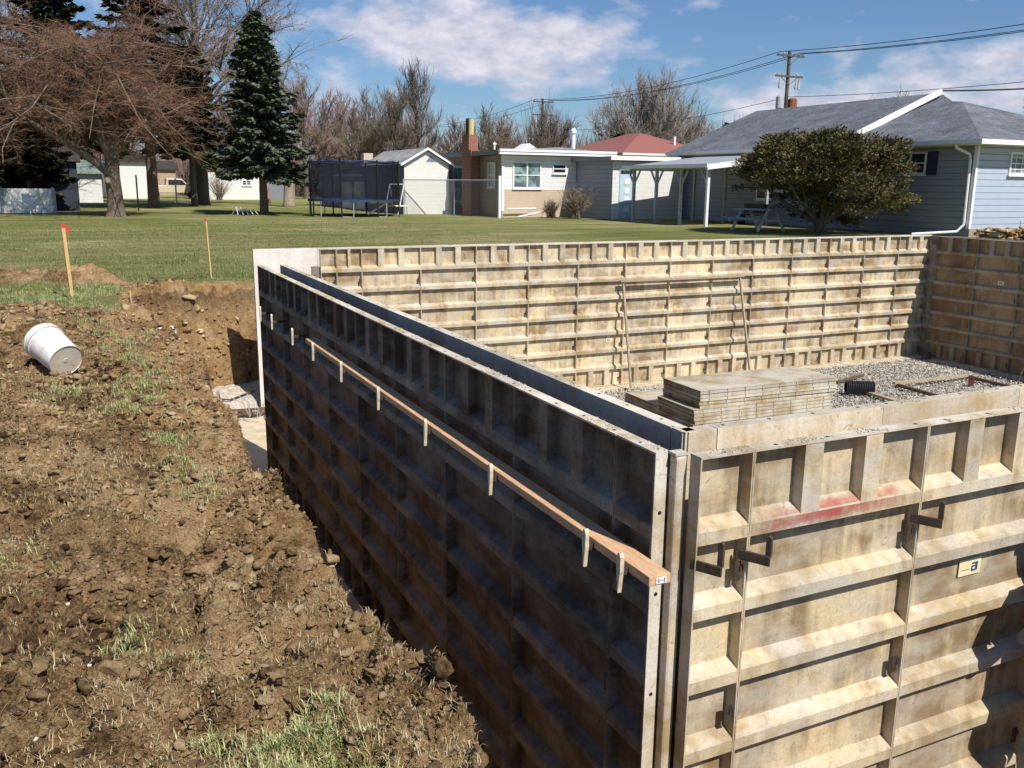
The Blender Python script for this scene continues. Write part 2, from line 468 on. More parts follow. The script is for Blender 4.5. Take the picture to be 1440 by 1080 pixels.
quads = np.stack([idx[:-1, :-1], idx[:-1, 1:], idx[1:, 1:], idx[1:, :-1]], -1).reshape(-1, 4)
me = bpy.data.meshes.new('ground')
me.vertices.add(nx * ny); me.vertices.foreach_set('co', np.stack([X, Y, Z], -1).astype(np.float32).ravel())
me.loops.add(quads.size); me.loops.foreach_set('vertex_index', quads.ravel().astype(np.int32))
me.polygons.add(len(quads)); me.polygons.foreach_set('loop_start', (np.arange(len(quads)) * 4).astype(np.int32))
me.update(calc_edges=True)
for nm, arr in (('dirt', DM), ('pit', np.clip(PD, 0, 1.1)), ('clay', CZ)):
    a = me.attributes.new(nm, 'FLOAT', 'POINT'); a.data.foreach_set('value', arr.ravel().astype(np.float32))
print('ground verts', nx * ny, nx, ny)

def ground_mat():
    m, nt, b, out = new_mat('soil_and_turf')
    def att(n):
        a = nt.nodes.new('ShaderNodeAttribute'); a.attribute_name = n; return a.outputs['Fac']
    p = pos(nt)
    # turf
    l1 = noise(nt, pos(nt, (.22, 1.0, 1)), 1.0, 5, .65); l2 = noise(nt, p, 9, 5, .75); l3 = noise(nt, p, .16, 3, .6)
    lf = mathn(nt, 'MULTIPLY_ADD', l1, .4, mathn(nt, 'MULTIPLY_ADD', l2, .3, mathn(nt, 'MULTIPLY', l3, .3)))
    turf = ramp(nt, lf, [(.38, (.11, .14, .038)), (.46, (.19, .21, .062)), (.53, (.28, .27, .105)), (.60, (.44, .37, .20))])
    wp = noise(nt, pos(nt, (.35, 1.0, 1)), .35, 5, .7, .4)
    turf = mix(nt, ramp(nt, wp, [(.54, W3(0)), (.64, W3(.6))]), turf, (.34, .27, .15))
    # soil
    s1 = noise(nt, p, 2.2, 5, .65, .5); s2 = noise(nt, p, 14, 6, .75); s3 = noise(nt, p, 75, 4, .8)
    sf = mathn(nt, 'MULTIPLY_ADD', s1, .33, mathn(nt, 'MULTIPLY_ADD', s2, .34, mathn(nt, 'MULTIPLY', s3, .33)))
    soil = ramp(nt, sf, [(.41, (.072, .039, .020)), (.47, (.235, .142, .070)), (.53, (.45, .295, .148)), (.60, (.68, .51, .29))])
    clay = ramp(nt, sf, [(.40, (.21, .115, .048)), (.49, (.45, .27, .12)), (.60, (.66, .47, .26))])
    cm = mathn(nt, 'MULTIPLY_ADD', s1, 2.6, mathn(nt, 'MULTIPLY_ADD', att('clay'), 1.15, -1.27), clamp=True)
    zs = nt.nodes.new('ShaderNodeSeparateXYZ'); nt.links.new(p, zs.inputs[0])
    top = mathn(nt, 'MULTIPLY', mathn(nt, 'MULTIPLY_ADD', zs.outputs['Z'], 3.2, mathn(nt, 'MULTIPLY_ADD', s1, 3.0, 1.9), clamp=True), mathn(nt, 'GREATER_THAN', att('pit'), .03))
    cm = mathn(nt, 'SUBTRACT', cm, top, clamp=True)
    soil2 = mix(nt, cm, soil, clay)
    soil2 = mix(nt, mathn(nt, 'MULTIPLY', top, .45), soil2, (.10, .068, .042))
    # straw lying over the soil
    st = noise(nt, pos(nt, (26, 90, 30), (0, 0, .7)), 1, 3, .7, .8)
    stp = noise(nt, p, 1.1, 3, .6)
    soil2 = mix(nt, mathn(nt, 'MULTIPLY', ramp(nt, st, [(.58, W3(0)), (.66, W3(.8))]), ramp(nt, stp, [(.42, W3(0)), (.6, W3(1))])), soil2, (.46, .37, .22))
    pm = noise(nt, p, 1.0, 5, .7, .3)
    mask = ramp(nt, mathn(nt, 'MULTIPLY_ADD', pm, .5, mathn(nt, 'MAXIMUM', att('dirt'), mathn(nt, 'MULTIPLY', att('pit'), 6))), [(.52, W3(0)), (.72, W3(1))])
    c = mix(nt, mask, turf, soil2)
    nt.links.new(c, b.inputs['Base Color'])
    b.inputs['Roughness'].default_value = .95; b.inputs['Specular IOR Level'].default_value = .1
    bump(nt, b, mathn(nt, 'ADD', s2, mathn(nt, 'MULTIPLY', s3, .9)), 1, .045)
    return m
M_GROUND = ground_mat(); me.materials.append(M_GROUND)
g = link('ground', me); tag(g, kind='structure')

# gravel bed inside the foundation
gxs = np.arange(.8, 14.4, .045); gys = np.arange(.34, 10.45, .045)
X2, Y2 = np.meshgrid(gxs, gys)
Z2 = FLOOR - .03 + .05 * (fbm(X2, Y2, 1.5, 3, 7) - .5) + .035 * (vnoise(X2 / .07, Y2 / .07, 3) - .5)
i2 = np.arange(X2.size).reshape(X2.shape)
q2 = np.stack([i2[:-1, :-1], i2[:-1, 1:], i2[1:, 1:], i2[1:, :-1]], -1).reshape(-1, 4)
me = bpy.data.meshes.new('gravel_bed'); me.from_pydata(np.stack([X2, Y2, Z2], -1).reshape(-1, 3).tolist(), [], q2.tolist())
def gravel_mat():
    m, nt, b, out = new_mat('crushed_stone')
    v = nt.nodes.new('ShaderNodeTexVoronoi'); v.inputs['Scale'].default_value = 34
    nt.links.new(pos(nt), v.inputs['Vector'])
    s = nt.nodes.new('ShaderNodeSeparateColor'); nt.links.new(v.outputs['Color'], s.inputs[0])
    c = ramp(nt, s.outputs[0], [(0, (.40, .36, .31)), (.45, (.62, .57, .50)), (1, (.80, .77, .71))])
    c = mix(nt, ramp(nt, v.outputs['Distance'], [(.35, W3(0)), (.75, W3(.85))]), c, (.16, .13, .10))
    nt.links.new(c, b.inputs['Base Color']); b.inputs['Roughness'].default_value = .9
    bump(nt, b, mathn(nt, 'MULTIPLY', v.outputs['Distance'], -1), 1, .03)
    return m
M_GRAVEL = gravel_mat(); me.materials.append(M_GRAVEL)
tag(link('gravel_bed', me), kind='structure')

# loose stones: crushed stone on the bed and clods on the soil
ICO = {}
for _k in (1, 2):
    _bm = bmesh.new(); bmesh.ops.create_icosphere(_bm, subdivisions=_k, radius=1)
    ICO[_k] = (np.array([v.co[:] for v in _bm.verts]), np.array([[v.index for v in f.verts] for f in _bm.faces])); _bm.free()
def rocks(name, pts, sizes, mat, seed, flat=.7, smooth=False, jit=.28, sub=1):
    r = np.random.default_rng(seed); n = len(pts); ICO_V, ICO_F = ICO[sub]
    if sub == 2:   # broken lumps: a few flat cuts through a rough ball
        base = np.repeat(ICO_V[None], n, 0)
        for c_ in range(9):
            d = r.normal(0, 1, (n, 1, 3)); d /= np.linalg.norm(d, axis=2, keepdims=True); lim = r.uniform(.25, .75, (n, 1))
            q_ = (base * d).sum(-1); base = base - np.maximum(q_ - lim, 0)[..., None] * d
        base = base * (1 + (r.random((n, len(ICO_V), 1)) - .5) * 2 * .24) * 1.35
    else: base = ICO_V[None] * (1 + (r.random((n, len(ICO_V), 1)) - .5) * 2 * jit)
    sc = np.stack([r.uniform(.7, 1.3, n), r.uniform(.7, 1.3, n), r.uniform(flat * .7, flat * 1.2, n)], -1)
    base = base * sc[:, None] * sizes[:, None, None]
    tone = r.normal(0, 1, n)
    a = r.uniform(0, 6.28, n); ca, sa = np.cos(a)[:, None], np.sin(a)[:, None]
    x = base[..., 0] * ca - base[..., 1] * sa; y = base[..., 0] * sa + base[..., 1] * ca
    co = np.stack([x, y, base[..., 2]], -1) + pts[:, None]
    f = ICO_F[None] + (np.arange(n) * len(ICO_V))[:, None, None]
    me = bpy.data.meshes.new(name); co = co.reshape(-1, 3); f = f.reshape(-1, 3)
    me.vertices.add(len(co)); me.vertices.foreach_set('co', co.astype(np.float32).ravel())
    me.loops.add(f.size); me.loops.foreach_set('vertex_index', f.ravel().astype(np.int32))
    me.polygons.add(len(f)); me.polygons.foreach_set('loop_start', (np.arange(len(f)) * 3).astype(np.int32))
    me.update(calc_edges=True); me.materials.append(mat)
    at = me.attributes.new('tone', 'FLOAT', 'POINT'); at.data.foreach_set('value', np.repeat(tone, len(ICO_V)).astype(np.float32))
    if smooth: me.shade_smooth()
    return link(name, me)
n = 14000
px = rng.uniform(5.5, 14.15, n); py = rng.uniform(6.8, 10.3, n)
o = rocks('crushed_stone', np.stack([px, py, np.full(n, FLOOR - .02) + rng.uniform(-.005, .02, n)], -1), rng.uniform(.008, .021, n), M_GRAVEL, 3)
tag(o, 'loose pale crushed stones covering the basement floor bed', 'gravel', kind='stuff')

def clod_mat():
    m, nt, b, out = new_mat('soil_clod')
    p = pos(nt)
    s1 = noise(nt, p, 2.2, 4, .65, .5); s2 = noise(nt, p, 18, 5, .75)
    sf = mathn(nt, 'MULTIPLY_ADD', s1, .5, mathn(nt, 'MULTIPLY', s2, .5))
    ta = nt.nodes.new('ShaderNodeAttribute'); ta.attribute_name = 'tone'
    sf = mathn(nt, 'MULTIPLY_ADD', ta.outputs['Fac'], .045, sf)
    nt.links.new(ramp(nt, sf, [(.37, (.080, .045, .023)), (.45, (.25, .155, .078)), (.54, (.48, .318, .165)), (.64, (.70, .53, .32))]), b.inputs['Base Color'])
    b.inputs['Roughness'].default_value = .95; b.inputs['Specular IOR Level'].default_value = .1
    bump(nt, b, noise(nt, p, 110, 5, .85), 1, .02)
    return m
M_CLOD = clod_mat()
def scatter_soil(n, x0, x1, y0, y1, ypow=1.0):
    x = rng.uniform(x0, x1, n); y = y0 + (y1 - y0) * rng.random(n) ** ypow
    k = (dirt_mask(x, y) > .5) & (pit_depth(x, y) < .35)
    return x[k], y[k]
def clod_field(n, y1, yp, mu, sd, lo, hi, thr, seed, sub, nm, lab, sink=.0):
    x, y = scatter_soil(n, -3.3, .12, -1.1, y1, yp)
    k = fbm(x, y, .55, 3, 101 + seed) + (rng.random(len(x)) - .5) * .35 > thr; x, y = x[k], y[k]
    sz = (np.exp(rng.normal(math.log(mu), sd, len(x))) * (1 + .06 * np.maximum(y, 0))).clip(lo, hi)
    o = rocks(nm, np.stack([x, y, ground_z(x, y) + sz * (.25 - sink)], -1), sz, M_CLOD, seed, .72, sub=sub, jit=.4)
    tag(o, lab, 'soil', kind='stuff')
clod_field(1300, 12.4, 1.4, .029, .34, .016, .060, .52, 5, 2, 'soil_lumps', 'big broken lumps of brown dug soil beside the pit', .35)
clod_field(40000, 12.4, 1.7, .0115, .42, .005, .030, .46, 6, 2, 'soil_clods', 'crumbly brown clods of dug soil lying over the spoil')
clod_field(150000, 7.0, 2.0, .0052, .40, .0022, .012, .42, 7, 1, 'soil_crumbs', 'fine brown crumbs of dug soil strewn between the clods')
n = 2600; x = rng.uniform(-.85, 1.1, n); y = rng.uniform(9.4, 12.0, n); pdv = pit_depth(x, y); k = (pdv > .05) & (pdv < .98); x, y = x[k], y[k]
o = rocks('bank_clods', np.stack([x, y, ground_z(x, y)], -1), np.exp(rng.normal(math.log(.024), .45, len(x))).clip(.01, .07), M_CLOD, 25, .8, sub=2); tag(o, 'clods clinging to the steep far bank of the pit', 'soil', kind='stuff')
x, y = scatter_soil(330, -3.5, 0, -1, 11, 1.3)
o = rocks('pale_pebbles', np.stack([x, y, ground_z(x, y) + .006], -1), rng.uniform(.003, .0085, len(x)), plain('pale_stone', (.62, .55, .45), .8, .2, 20), 6, .7)
tag(o, 'small pale pebbles and crumbs dotted over the dug soil', 'pebbles', kind='stuff')

# grass blades and dead straw
def blades(name, cx, cy, n, spread, length, mat, lab, lean=.5, width=.0035, seed=1):
    r = np.random.default_rng(seed)
    N = len(cx)
    x = np.repeat(cx, n) + r.normal(0, 1, N * n) * np.repeat(spread, n)
    y = np.repeat(cy, n) + r.normal(0, 1, N * n) * np.repeat(spread, n)
    M = len(x); z = ground_z(x, y)
    a = r.uniform(0, 6.283, M); L = length * r.uniform(.45, 1.2, M); ln = lean * r.uniform(.3, 1.5, M)
    dx, dy = np.cos(a), np.sin(a); wx, wy = -dy * width, dx * width
    h1 = L * .55 * np.cos(ln * .6); o1 = L * .55 * np.sin(ln * .6)
    h2 = h1 + L * .45 * np.cos(ln * 1.5); o2 = o1 + L * .45 * np.sin(ln * 1.5)
    P = np.stack([np.stack([x - wx, y - wy, z - .005], -1), np.stack([x + wx, y + wy, z - .005], -1),
                  np.stack([x + dx * o1 + wx * .8, y + dy * o1 + wy * .8, z + h1], -1), np.stack([x + dx * o1 - wx * .8, y + dy * o1 - wy * .8, z + h1], -1),
                  np.stack([x + dx * o2, y + dy * o2, z + np.maximum(h2, .004)], -1)], 1).reshape(-1, 3)
    b = np.arange(M)[:, None] * 5
    q = b + np.array([0, 1, 2, 3]); t = b + np.array([3, 2, 4])
    me = bpy.data.meshes.new(name)
    me.vertices.add(len(P)); me.vertices.foreach_set('co', P.astype(np.float32).ravel())
    lv = np.concatenate([q, t], 1).ravel()
    me.loops.add(len(lv)); me.loops.foreach_set('vertex_index', lv.astype(np.int32))
    me.polygons.add(2 * M); me.polygons.foreach_set('loop_start', (np.arange(M)[:, None] * 7 + np.array([0, 4])).ravel().astype(np.int32))
    me.update(calc_edges=True); me.materials.append(mat)
    return tag(link(name, me), lab, 'grass', kind='stuff')
# turf remnants on the spoil: (x, y, radius, tufts)
patches = [(-1.0, -.42, .19, 130), (-.92, -.2, .14, 70), (-1.32, .55, .12, 18), (-1.12, -.05, .08, 10), (-.95, 2.35, .12, 18), (-.93, 2.75, .10, 16), (-.88, 1.95, .08, 7), (-1.75, 1.35, .14, 16),
           (-1.12, 3.9, .22, 60), (-1.05, 4.6, .22, 70), (-1.0, 5.4, .25, 80), (-1.15, 6.2, .3, 80), (-1.55, 4.6, .35, 60), (-.98, 7.2, .3, 80), (-1.3, 8.2, .4, 90), (-.9, 2.5, .1, 34), (-.98, 3.1, .1, 34),
           (-1.35, 9.5, .45, 60), (-1.6, 10.6, .55, 90), (-1.2, 11.3, .5, 70), (-2.2, 11.2, .6, 70), (-1.3, 12.1, .4, 40), (-2.6, 5.2, .5, 20), (-2.1, 2.1, .12, 7)]
cx, cy, sp = [], [], []
for (a, b_, r_, k_) in patches:
    for _ in range(k_):
        cx.append(a + random.gauss(0, r_ * .6)); cy.append(b_ + random.gauss(0, r_ * .6)); sp.append(random.uniform(.012, .035))
cx, cy, sp = map(np.array, (cx, cy, sp))
blades('grass_tufts', cx, cy, 26, sp, .055, M_BLADE, 'thin green and yellow grass tufts surviving on the churned soil', .9, .0017, 2)
x, y = scatter_soil(24000, -3.4, -.3, -1.2, 12.4, 1.9)
k = fbm(x, y, .7, 2, 131) + .25 * rng.random(len(x)) > .57; x, y = x[k], y[k]
blades('dead_straw', x, y, 8, np.full(len(x), .03), .042, M_STRAW, 'dry straw coloured dead grass strewn over the dug soil', 1.75, .0012, 3)
x = rng.uniform(-10, 10, 9000); y = 11.5 + 22 * rng.random(9000) ** 1.5
k = (dirt_mask(x, y) < .4) & (pit_depth(x, y) < .01); x, y = x[k], y[k]
blades('lawn_grass', x, y, 9, np.full(len(x), .09), .05, grass_mat('lawn_blades', (.08, .11, .03), (.16, .18, .055), (.30, .27, .12), 3), 'short mown lawn grass behind the excavation', .7, .004, 4)

# ------------------------------------------------------------------ form panels
PH = 2.4384; DP = .056
RIB0 = -.345; RS = .3030; RT = .092
MESHES = {}
def panel_parts(w, ribbed_mats, name='p', pins=True, smooth_mat=None):
    """local axes: x across the panel, y = depth (0 at the rib faces, DP at the sheet), z down from 0"""
    key = (round(w, 3), name)
    if key in MESHES: return MESHES[key]
    msheet, mrib, medge = ribbed_mats
    parts = []
    e = .0012
    parts.append(('face_sheet', MB().box(e, w - e, DP, DP + .006, -PH + e, -e).mesh('face_sheet', smooth_mat or msheet)))
    f = MB()
    rw = .0075
    f.box(e, rw, 0, DP - .0005, -PH + .008, -.008); f.box(w - rw, w - e, 0, DP - .0005, -PH + .008, -.008)
    f.box(e, w - e, -.001, DP - .0005, -PH, -PH + .0085)
    parts.append(('frame', f.mesh('frame', mrib)))
    parts.append(('top_rail', MB().box(e, w - e, -.001, DP + .005, -.0085, -.0004).mesh('top_rail', medge)))
    if w > .2:
        hm = MB()
        for x_ in ([.12, .38, .62, .86] if w > .8 else [w * .5]): hm.tube([(x_, DP * .45, -.0003), (x_, DP * .45, .0006)], .0085, 8)
        parts.append(('rail_holes', hm.mesh('rail_holes', M_HOLE)))
    prof = [(DP, 0), (.001, 0.004), (.001, .054), (.006, .062), (DP, RT)]
    r = MB().prism(prof, 'x', rw + .0005, w - rw - .0005)
    rm = r.mesh('rib', mrib); fixn(rm)
    for i in range(7): parts.append(('rib', rm, (0, 0, RIB0 - i * RS)))
    zb = RIB0 - 6 * RS
    if w > .8: xs = [.25, .565]; sw = .092
    elif w > .34: xs = [w / 2 - .02]; sw = .04
    else: xs = []; sw = 0
    if xs:
        ms = msheet if name == 'dark' else mrib
        t = MB().box(0, sw, .0015, DP, RIB0 + .055, -.0085).mesh('stiffener', ms)
        bt = MB().box(0, sw, .0015, DP, -PH + .0085, zb - .0005).mesh('stiffener', ms)
        for x_ in xs: parts.append(('stiffener', t, (x_, 0, 0))); parts.append(('stiffener', bt, (x_, 0, 0)))
    if pins:
        pm = MB().box(-.012, .004, .012, .030, -.012, .012).box(-.035, -.006, .016, .021, -.05, .028).mesh('wedge_pin', M_STEEL)
        for zz in (-.47, -1.08, -1.69, -2.29): parts.append(('wedge_pin', pm, (w - rw - .002, -.001, zz)))
    MESHES[key] = parts
    return parts
def place_panel(w, loc, rz, mats, kindname, label, group, pins=True, smooth_mat=None, nm='form_panel'):
    t = thing(nm, label, 'form panel', loc, rz, group)
    for p in panel_parts(w, mats, kindname, pins, smooth_mat):
        o = link(p[0], p[1], t)
        if len(p) > 2: o.location = p[2]
    return t
MF_SHADED = form_mat('shade_darkened_form', (.46, .34, .19), (.34, .24, .125), (.2, .125, .06), (.34, .30, .24), .4)  # form colour darkened to paint in the right wall's shade
MF_SHADEDRIB = form_mat('shade_darkened_rib', (.50, .40, .26), (.38, .29, .17), (.24, .16, .09), (.36, .33, .28), .7)  # rib colour carrying the same painted shade
SUN3 = (MF_SUN, MF_RIB, MF_EDGE); SHADED3 = (MF_SHADED, MF_SHADEDRIB, MF_EDGE); DARK3 = (MF_DARK, MF_DRIB, MF_EDGE)
W = .9144
# left wall, outer skin: ribs face -x  (rz = -90deg maps local x -> -y, local y -> +x)
def left_panel(w, y0, label, sides='out'):
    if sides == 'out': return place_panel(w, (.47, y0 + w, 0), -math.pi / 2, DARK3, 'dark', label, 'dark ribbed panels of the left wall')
    return place_panel(w, (.79, y0, 0), math.pi / 2, (MF_SLATE, MF_DRIB, MF_EDGE), 'slate', label, 'inner panels of the left wall', pins=False)
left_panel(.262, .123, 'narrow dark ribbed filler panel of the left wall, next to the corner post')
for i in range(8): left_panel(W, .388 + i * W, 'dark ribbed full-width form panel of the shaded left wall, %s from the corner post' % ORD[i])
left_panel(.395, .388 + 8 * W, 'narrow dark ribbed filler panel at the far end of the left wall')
# left wall, inner skin: smooth face looks -x toward the gap
left_panel(.075, .310, 'narrow slate grey inner form strip of the left wall, near the corner', 'in')
for i in range(8): left_panel(W, .388 + i * W, 'slate grey smooth inner form panel of the left wall, %s from the front corner' % ORD[i], 'in')
left_panel(.395, .388 + 8 * W, 'narrow slate grey inner form panel at the far end of the left wall', 'in')
# front wall, outer skin
place_panel(.2447, (.582, 0, 0), 0, SUN3, 'sun', 'narrow sunlit ribbed filler panel of the front wall, beside the corner post', 'ribbed panels of the front wall')
for i in range(5):
    place_panel(W, (.8267 + i * W, 0, 0), 0, SUN3, 'sun', ['full-width sunlit front wall panel with red paint smears, right of the filler panel', 'sunlit front wall panel with the yellow sticker and number mark'][i] if i < 2 else 'sunlit ribbed panel of the front wall, %s full panel from the corner' % ORD[i], 'ribbed panels of the front wall')
# front wall, inner skin: smooth face looks -y; rz = 180deg
PALE3 = (MF_SUN, MF_RIB, MF_EDGE)
place_panel(.14, (.885, .355, 0), math.pi, PALE3, 'pale', 'narrow pale inner corner strip of the front wall', 'inner panels of the front wall', False, MF_PALE)
for i in range(5):
    place_panel(W, (.887 + (i + 1) * W, .355, 0), math.pi, PALE3, 'pale', 'pale smooth inner form panel of the front wall, %s from the corner' % ORD[i], 'inner panels of the front wall', False, MF_PALE)
# back wall, inner skin with ribs toward us
place_panel(.235, (1.752, 10.37, 0), 0, SUN3, 'sun', 'narrow filler panel at the left end of the sunlit far wall', 'ribbed panels of the far wall')
place_panel(.372, (1.989, 10.37, 0), 0, SUN3, 'sun', 'half-width panel second from the left end of the sunlit far wall', 'ribbed panels of the far wall')
for i in range(13):
    place_panel(W, (2.3616 + i * W, 10.37, 0), 0, SUN3, 'sun', 'full-width tan ribbed panel of the sunlit far wall, %s from its left end' % ORD[i], 'ribbed panels of the far wall')
# back wall, outer skin: smooth face toward us, only the leftmost one is uncovered
for i in range(15):
    place_panel(W, (.862 + (i + 1) * W, 10.726, 0), math.pi, (MF_SUN, MF_RIB, MF_EDGE), 'white', 'bare whitish smooth form panel uncovered at the left end of the far wall' if i == 0 else 'outer form panel of the far wall seen only as top rail, %s from left' % ORD[i], 'outer panels of the far wall', False, MF_WHITE)
# right wall
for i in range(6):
    place_panel(W, (14.2, 10.2 - i * W, 0), -math.pi / 2, SHADED3, 'brown', 'shade-darkened ribbed panel of the right wall, %s from the far corner' % ORD[i], 'ribbed panels of the right wall')  # the brown set has the wall's shade in its colours
for i in range(6):
    place_panel(W, (14.56, 10.2 - (i + 1) * W, 0), math.pi / 2, SUN3, 'palein', 'outer panel of the right wall seen only as top rail, %s from far corner' % ORD[i], 'outer panels of the right wall', False, MF_PALE)

# corner pieces
def corner(name, label, boxes, mats, loc=(0, 0, 0)):
    t = thing(name, label, 'corner post', loc)
    return t
t = thing('corner_post', 'tall pale outside corner post between the dark left wall and the sunlit front wall', 'corner post', (.555, .095, 0))
MB().box(-.024, .0255, -.022, .026, -PH, -.012).build('rounded_post', MF_RIB, t, bevel=.01)
MB().box(-.028, .0255, -.020, .026, -.010, .0).build('post_cap', MF_EDGE, t)
MB().box(-.024, .0255, .0265, .032, -PH, -.012).build('corner_angle', MF_DRIB, t)
f_ = MB()
f_.box(-.085, -.033, .022, .0272, -PH, 0).build('end_rail', MF_EDGE, t)
h = MB()
for zz in (-.235, -.56, -.98, -1.4, -1.83): h.tube([(-.057, .0218, zz), (-.057, .0205, zz)], .008, 8)
h.build('bolt_holes', M_HOLE, t)
t = thing('inside_corner', 'slate and pale inside corner strip where the inner forms meet', 'corner post', (.735, .30, 0))
MB().box(0, .012, .0, .010, -PH, -.001).build('angle_strip', MF_PALE, t)
t = thing('far_corner_post', 'dark inside corner strip where the far wall meets the right wall', 'corner post', (14.2, 10.37, 0))
MB().box(-.005, .06, -.165, -.001, -PH, -.001).build('angle_strip', MF_DRIB, t)
# dark end plate closing the far wall's inner forms
t = thing('end_plate', 'small dark end plate at the left end of the far wall beside the bare panel', 'plate', (1.74, 10.42, 0))
MB().box(-.105, .0, .0, .045, -1.2, -.25).build('plate', MF_DARK, t)

def crust(n, x0, x1, y0, y1, z0, seed, lab):
    r = np.random.default_rng(seed); x = r.uniform(x0, x1, n); y = r.uniform(y0, y1, n)
    k = fbm(x * 3, y * 3, .35, 2, seed) > .60; x, y = x[k], y[k]
    o = rocks('concrete_crumbs', np.stack([x, y, np.full(len(x), z0)], -1), r.uniform(.0015, .0055, len(x)), MF_EDGE, seed, .4, jit=.45); tag(o, lab, 'concrete', kind='stuff')
crust(2600, .47, .535, .13, 8.0, .001, 61, 'dried concrete crumbs along the top rail of the dark left wall')
crust(2200, .735, .79, .33, 8.0, .001, 62, 'dried concrete crumbs along the inner top rail of the left wall')
crust(1500, .6, 5.0, .0, .062, .001, 63, 'dried concrete crumbs along the outer top rail of the front wall')
crust(1300, .9, 5.0, .30, .355, .001, 64, 'dried concrete crumbs along the inner top rail of the front wall')
# red paint smear, sticker: thin films on the panel
def smear(name, x0, x1, z0, z1, c, label, seed):
    m, nt, b, out = new_mat(name)
    p = pos(nt)
    f = noise(nt, p, 24, 5, .75, .5); f2 = noise(nt, p, 7, 3, .6)
    a = mathn(nt, 'MULTIPLY_ADD', f, .6, mathn(nt, 'MULTIPLY', f2, .5))
    g_ = nt.nodes.new('ShaderNodeTexCoord'); s = nt.nodes.new('ShaderNodeSeparateXYZ'); nt.links.new(g_.outputs['Generated'], s.inputs[0])
    def edge(o_): return mathn(nt, 'MULTIPLY', mathn(nt, 'MULTIPLY', o_, mathn(nt, 'SUBTRACT', 1, o_)), 4)
    e = mathn(nt, 'MINIMUM', edge(s.outputs['X']), edge(s.outputs['Z']))
    al = ramp(nt, mathn(nt, 'MULTIPLY_ADD', e, .38, a), [(.64, W3(0)), (1.0, W3(.62))])
    nt.links.new(al, b.inputs['Alpha']); b.inputs['Base Color'].default_value = (*c, 1); b.inputs['Roughness'].default_value = .8
    return m
mred = smear('red_spray_paint', 0, 0, 0, 0, (.50, .055, .04), '', 1)
MB().poly([(.84, -.0005, -.342), (1.70, -.0005, -.342), (1.70, -.0005, -.290), (.84, -.0005, -.290)]).poly([(.84, .0035, -.2825), (1.70, .0035, -.2825), (1.70, .0475, -.2525), (.84, .0475, -.2525)]).build('red_spray_mark', mred)
tag(bpy.data.objects['red_spray_mark'], 'faded red spray paint smeared along the first rib of the front wall', 'paint mark')
t = thing('number_sticker', 'pale yellow sticker with a dark blue mark on the front wall sheet', 'sticker', (2.10, .0488, -.69))
MB().box(.0, .145, -.0008, .0004, -.08, .0).build('sticker_paper', M_STICKER, t)
q = MB()
q.box(.085, .125, -.0022, -.0012, -.030, -.022); q.box(.108, .122, -.0022, -.0012, -.062, -.030)
q.box(.082, .108, -.0022, -.0012, -.064, -.055); q.box(.082, .090, -.0022, -.0012, -.055, -.040); q.box(.086, .108, -.0022, -.0012, -.044, -.037)
q.box(.015, .07, -.0022, -.0012, -.052, -.050)
q.build('printed_mark', M_INK, t)
# yellow stamp marks on a few sheets, as on the real forms
for (x_, y_, z_, rz, lab) in ((14.2495, 8.81, -.76, -math.pi / 2, 'small yellow sticker on the shaded right wall'), (6.62, 10.4188, -1.62, 0, 'small yellow sticker low on the far wall'), (2.95, 10.4188, -1.0, 0, 'small yellow sticker on the far wall near its left end')):
    t = thing('size_sticker', lab, 'sticker', (x_, y_, z_), rz, 'stickers on the forms')
    MB().box(0, .12, -.001, .0004, -.07, 0).build('sticker_paper', M_STICKER, t)
    MB().box(.03, .045, -.0024, -.0014, -.05, -.015).box(.06, .075, -.0024, -.0014, -.05, -.015).build('printed_mark', M_INK, t)

# ------------------------------------------------------------------ brackets, clips and plank
def clip(y, label):
    t = thing('plank_clip', label, 'clip', (.47, y, -.425), 0, 'pale clips along the left wall')
    MB().box(-.135, .0, -.004, .004, -.020, .006).build('clip_arm', M_STEEL, t)
    m = MB()
    m.prism([(-.013, .055), (-.004, .072), (.008, .068), (.015, .045), (.014, .0), (.008, -.035), (.004, -.085), (-.002, -.088), (-.008, -.035), (-.013, .0)], 'x', -.155, -.137)
    m.build('clip_blade', M_WEDGE, t, bevel=.002)
    return t
cy_ = [.10, .35, 1.25, 2.15, 3.04, 3.96, 4.85, 5.64, 6.60, 7.22]
for i, y in enumerate(cy_):
    clip(y, 'pale pointed form clip on the left wall, %s from the corner%s' % (ORD[i], ', holding the plank' if i < 7 else ', beyond the plank'))
pl = MB(); pl.bar((.405, -.035, -.420), (.412, 5.30, -.418), .092, .038)
o = pl.build('plank', M_LUMBER, bevel=.003); tag(o, 'long reddish lumber plank resting on clips along the dark left wall', 'plank')
t = thing('plank_stamp', 'small white lumber stamp label stapled on the near plank end', 'label tag', (.405, -.0375, -.42))
MB().box(-.018, .026, -.001, .0, -.012, .012).build('paper', M_WHITEP, t)
q = MB(); q.box(-.010, -.006, -.0024, -.0014, -.007, .007); q.box(.0, .010, -.0024, -.0014, -.001, .001); q.box(.014, .018, -.0024, -.0014, -.007, .007); q.build('printing', M_INK, t)

def arm(x, label, up=.115, rz=0):
    t = thing('scaffold_bracket', label, 'bracket', (x, 0, -.41), rz, 'steel brackets on the front wall')
    MB().box(-.008, .004, -.095, .03, -.024, .016).build('bracket_arm', M_STEEL, t, bevel=.003)
    MB().prism([(-.095, .010), (-.075, .010), (-.075, up), (-.085, up + .008), (-.095, up)], 'x', -.002, .016).build('upright', M_STEEL, t)
    h = MB(); h.tube([(.0045, -.07, -.005), (.0055, -.07, -.005)], .008, 8); h.build('hole', M_WEDGE, t)
    return t
arm(.595, 'rusty steel bracket on the front wall beside the corner post', .10, R(28))
arm(.818, 'rusty steel bracket on the front wall, middle of the three', .085, R(28))
arm(1.735, 'rusty steel bracket on the front wall, rightmost of the three', .085, R(28))

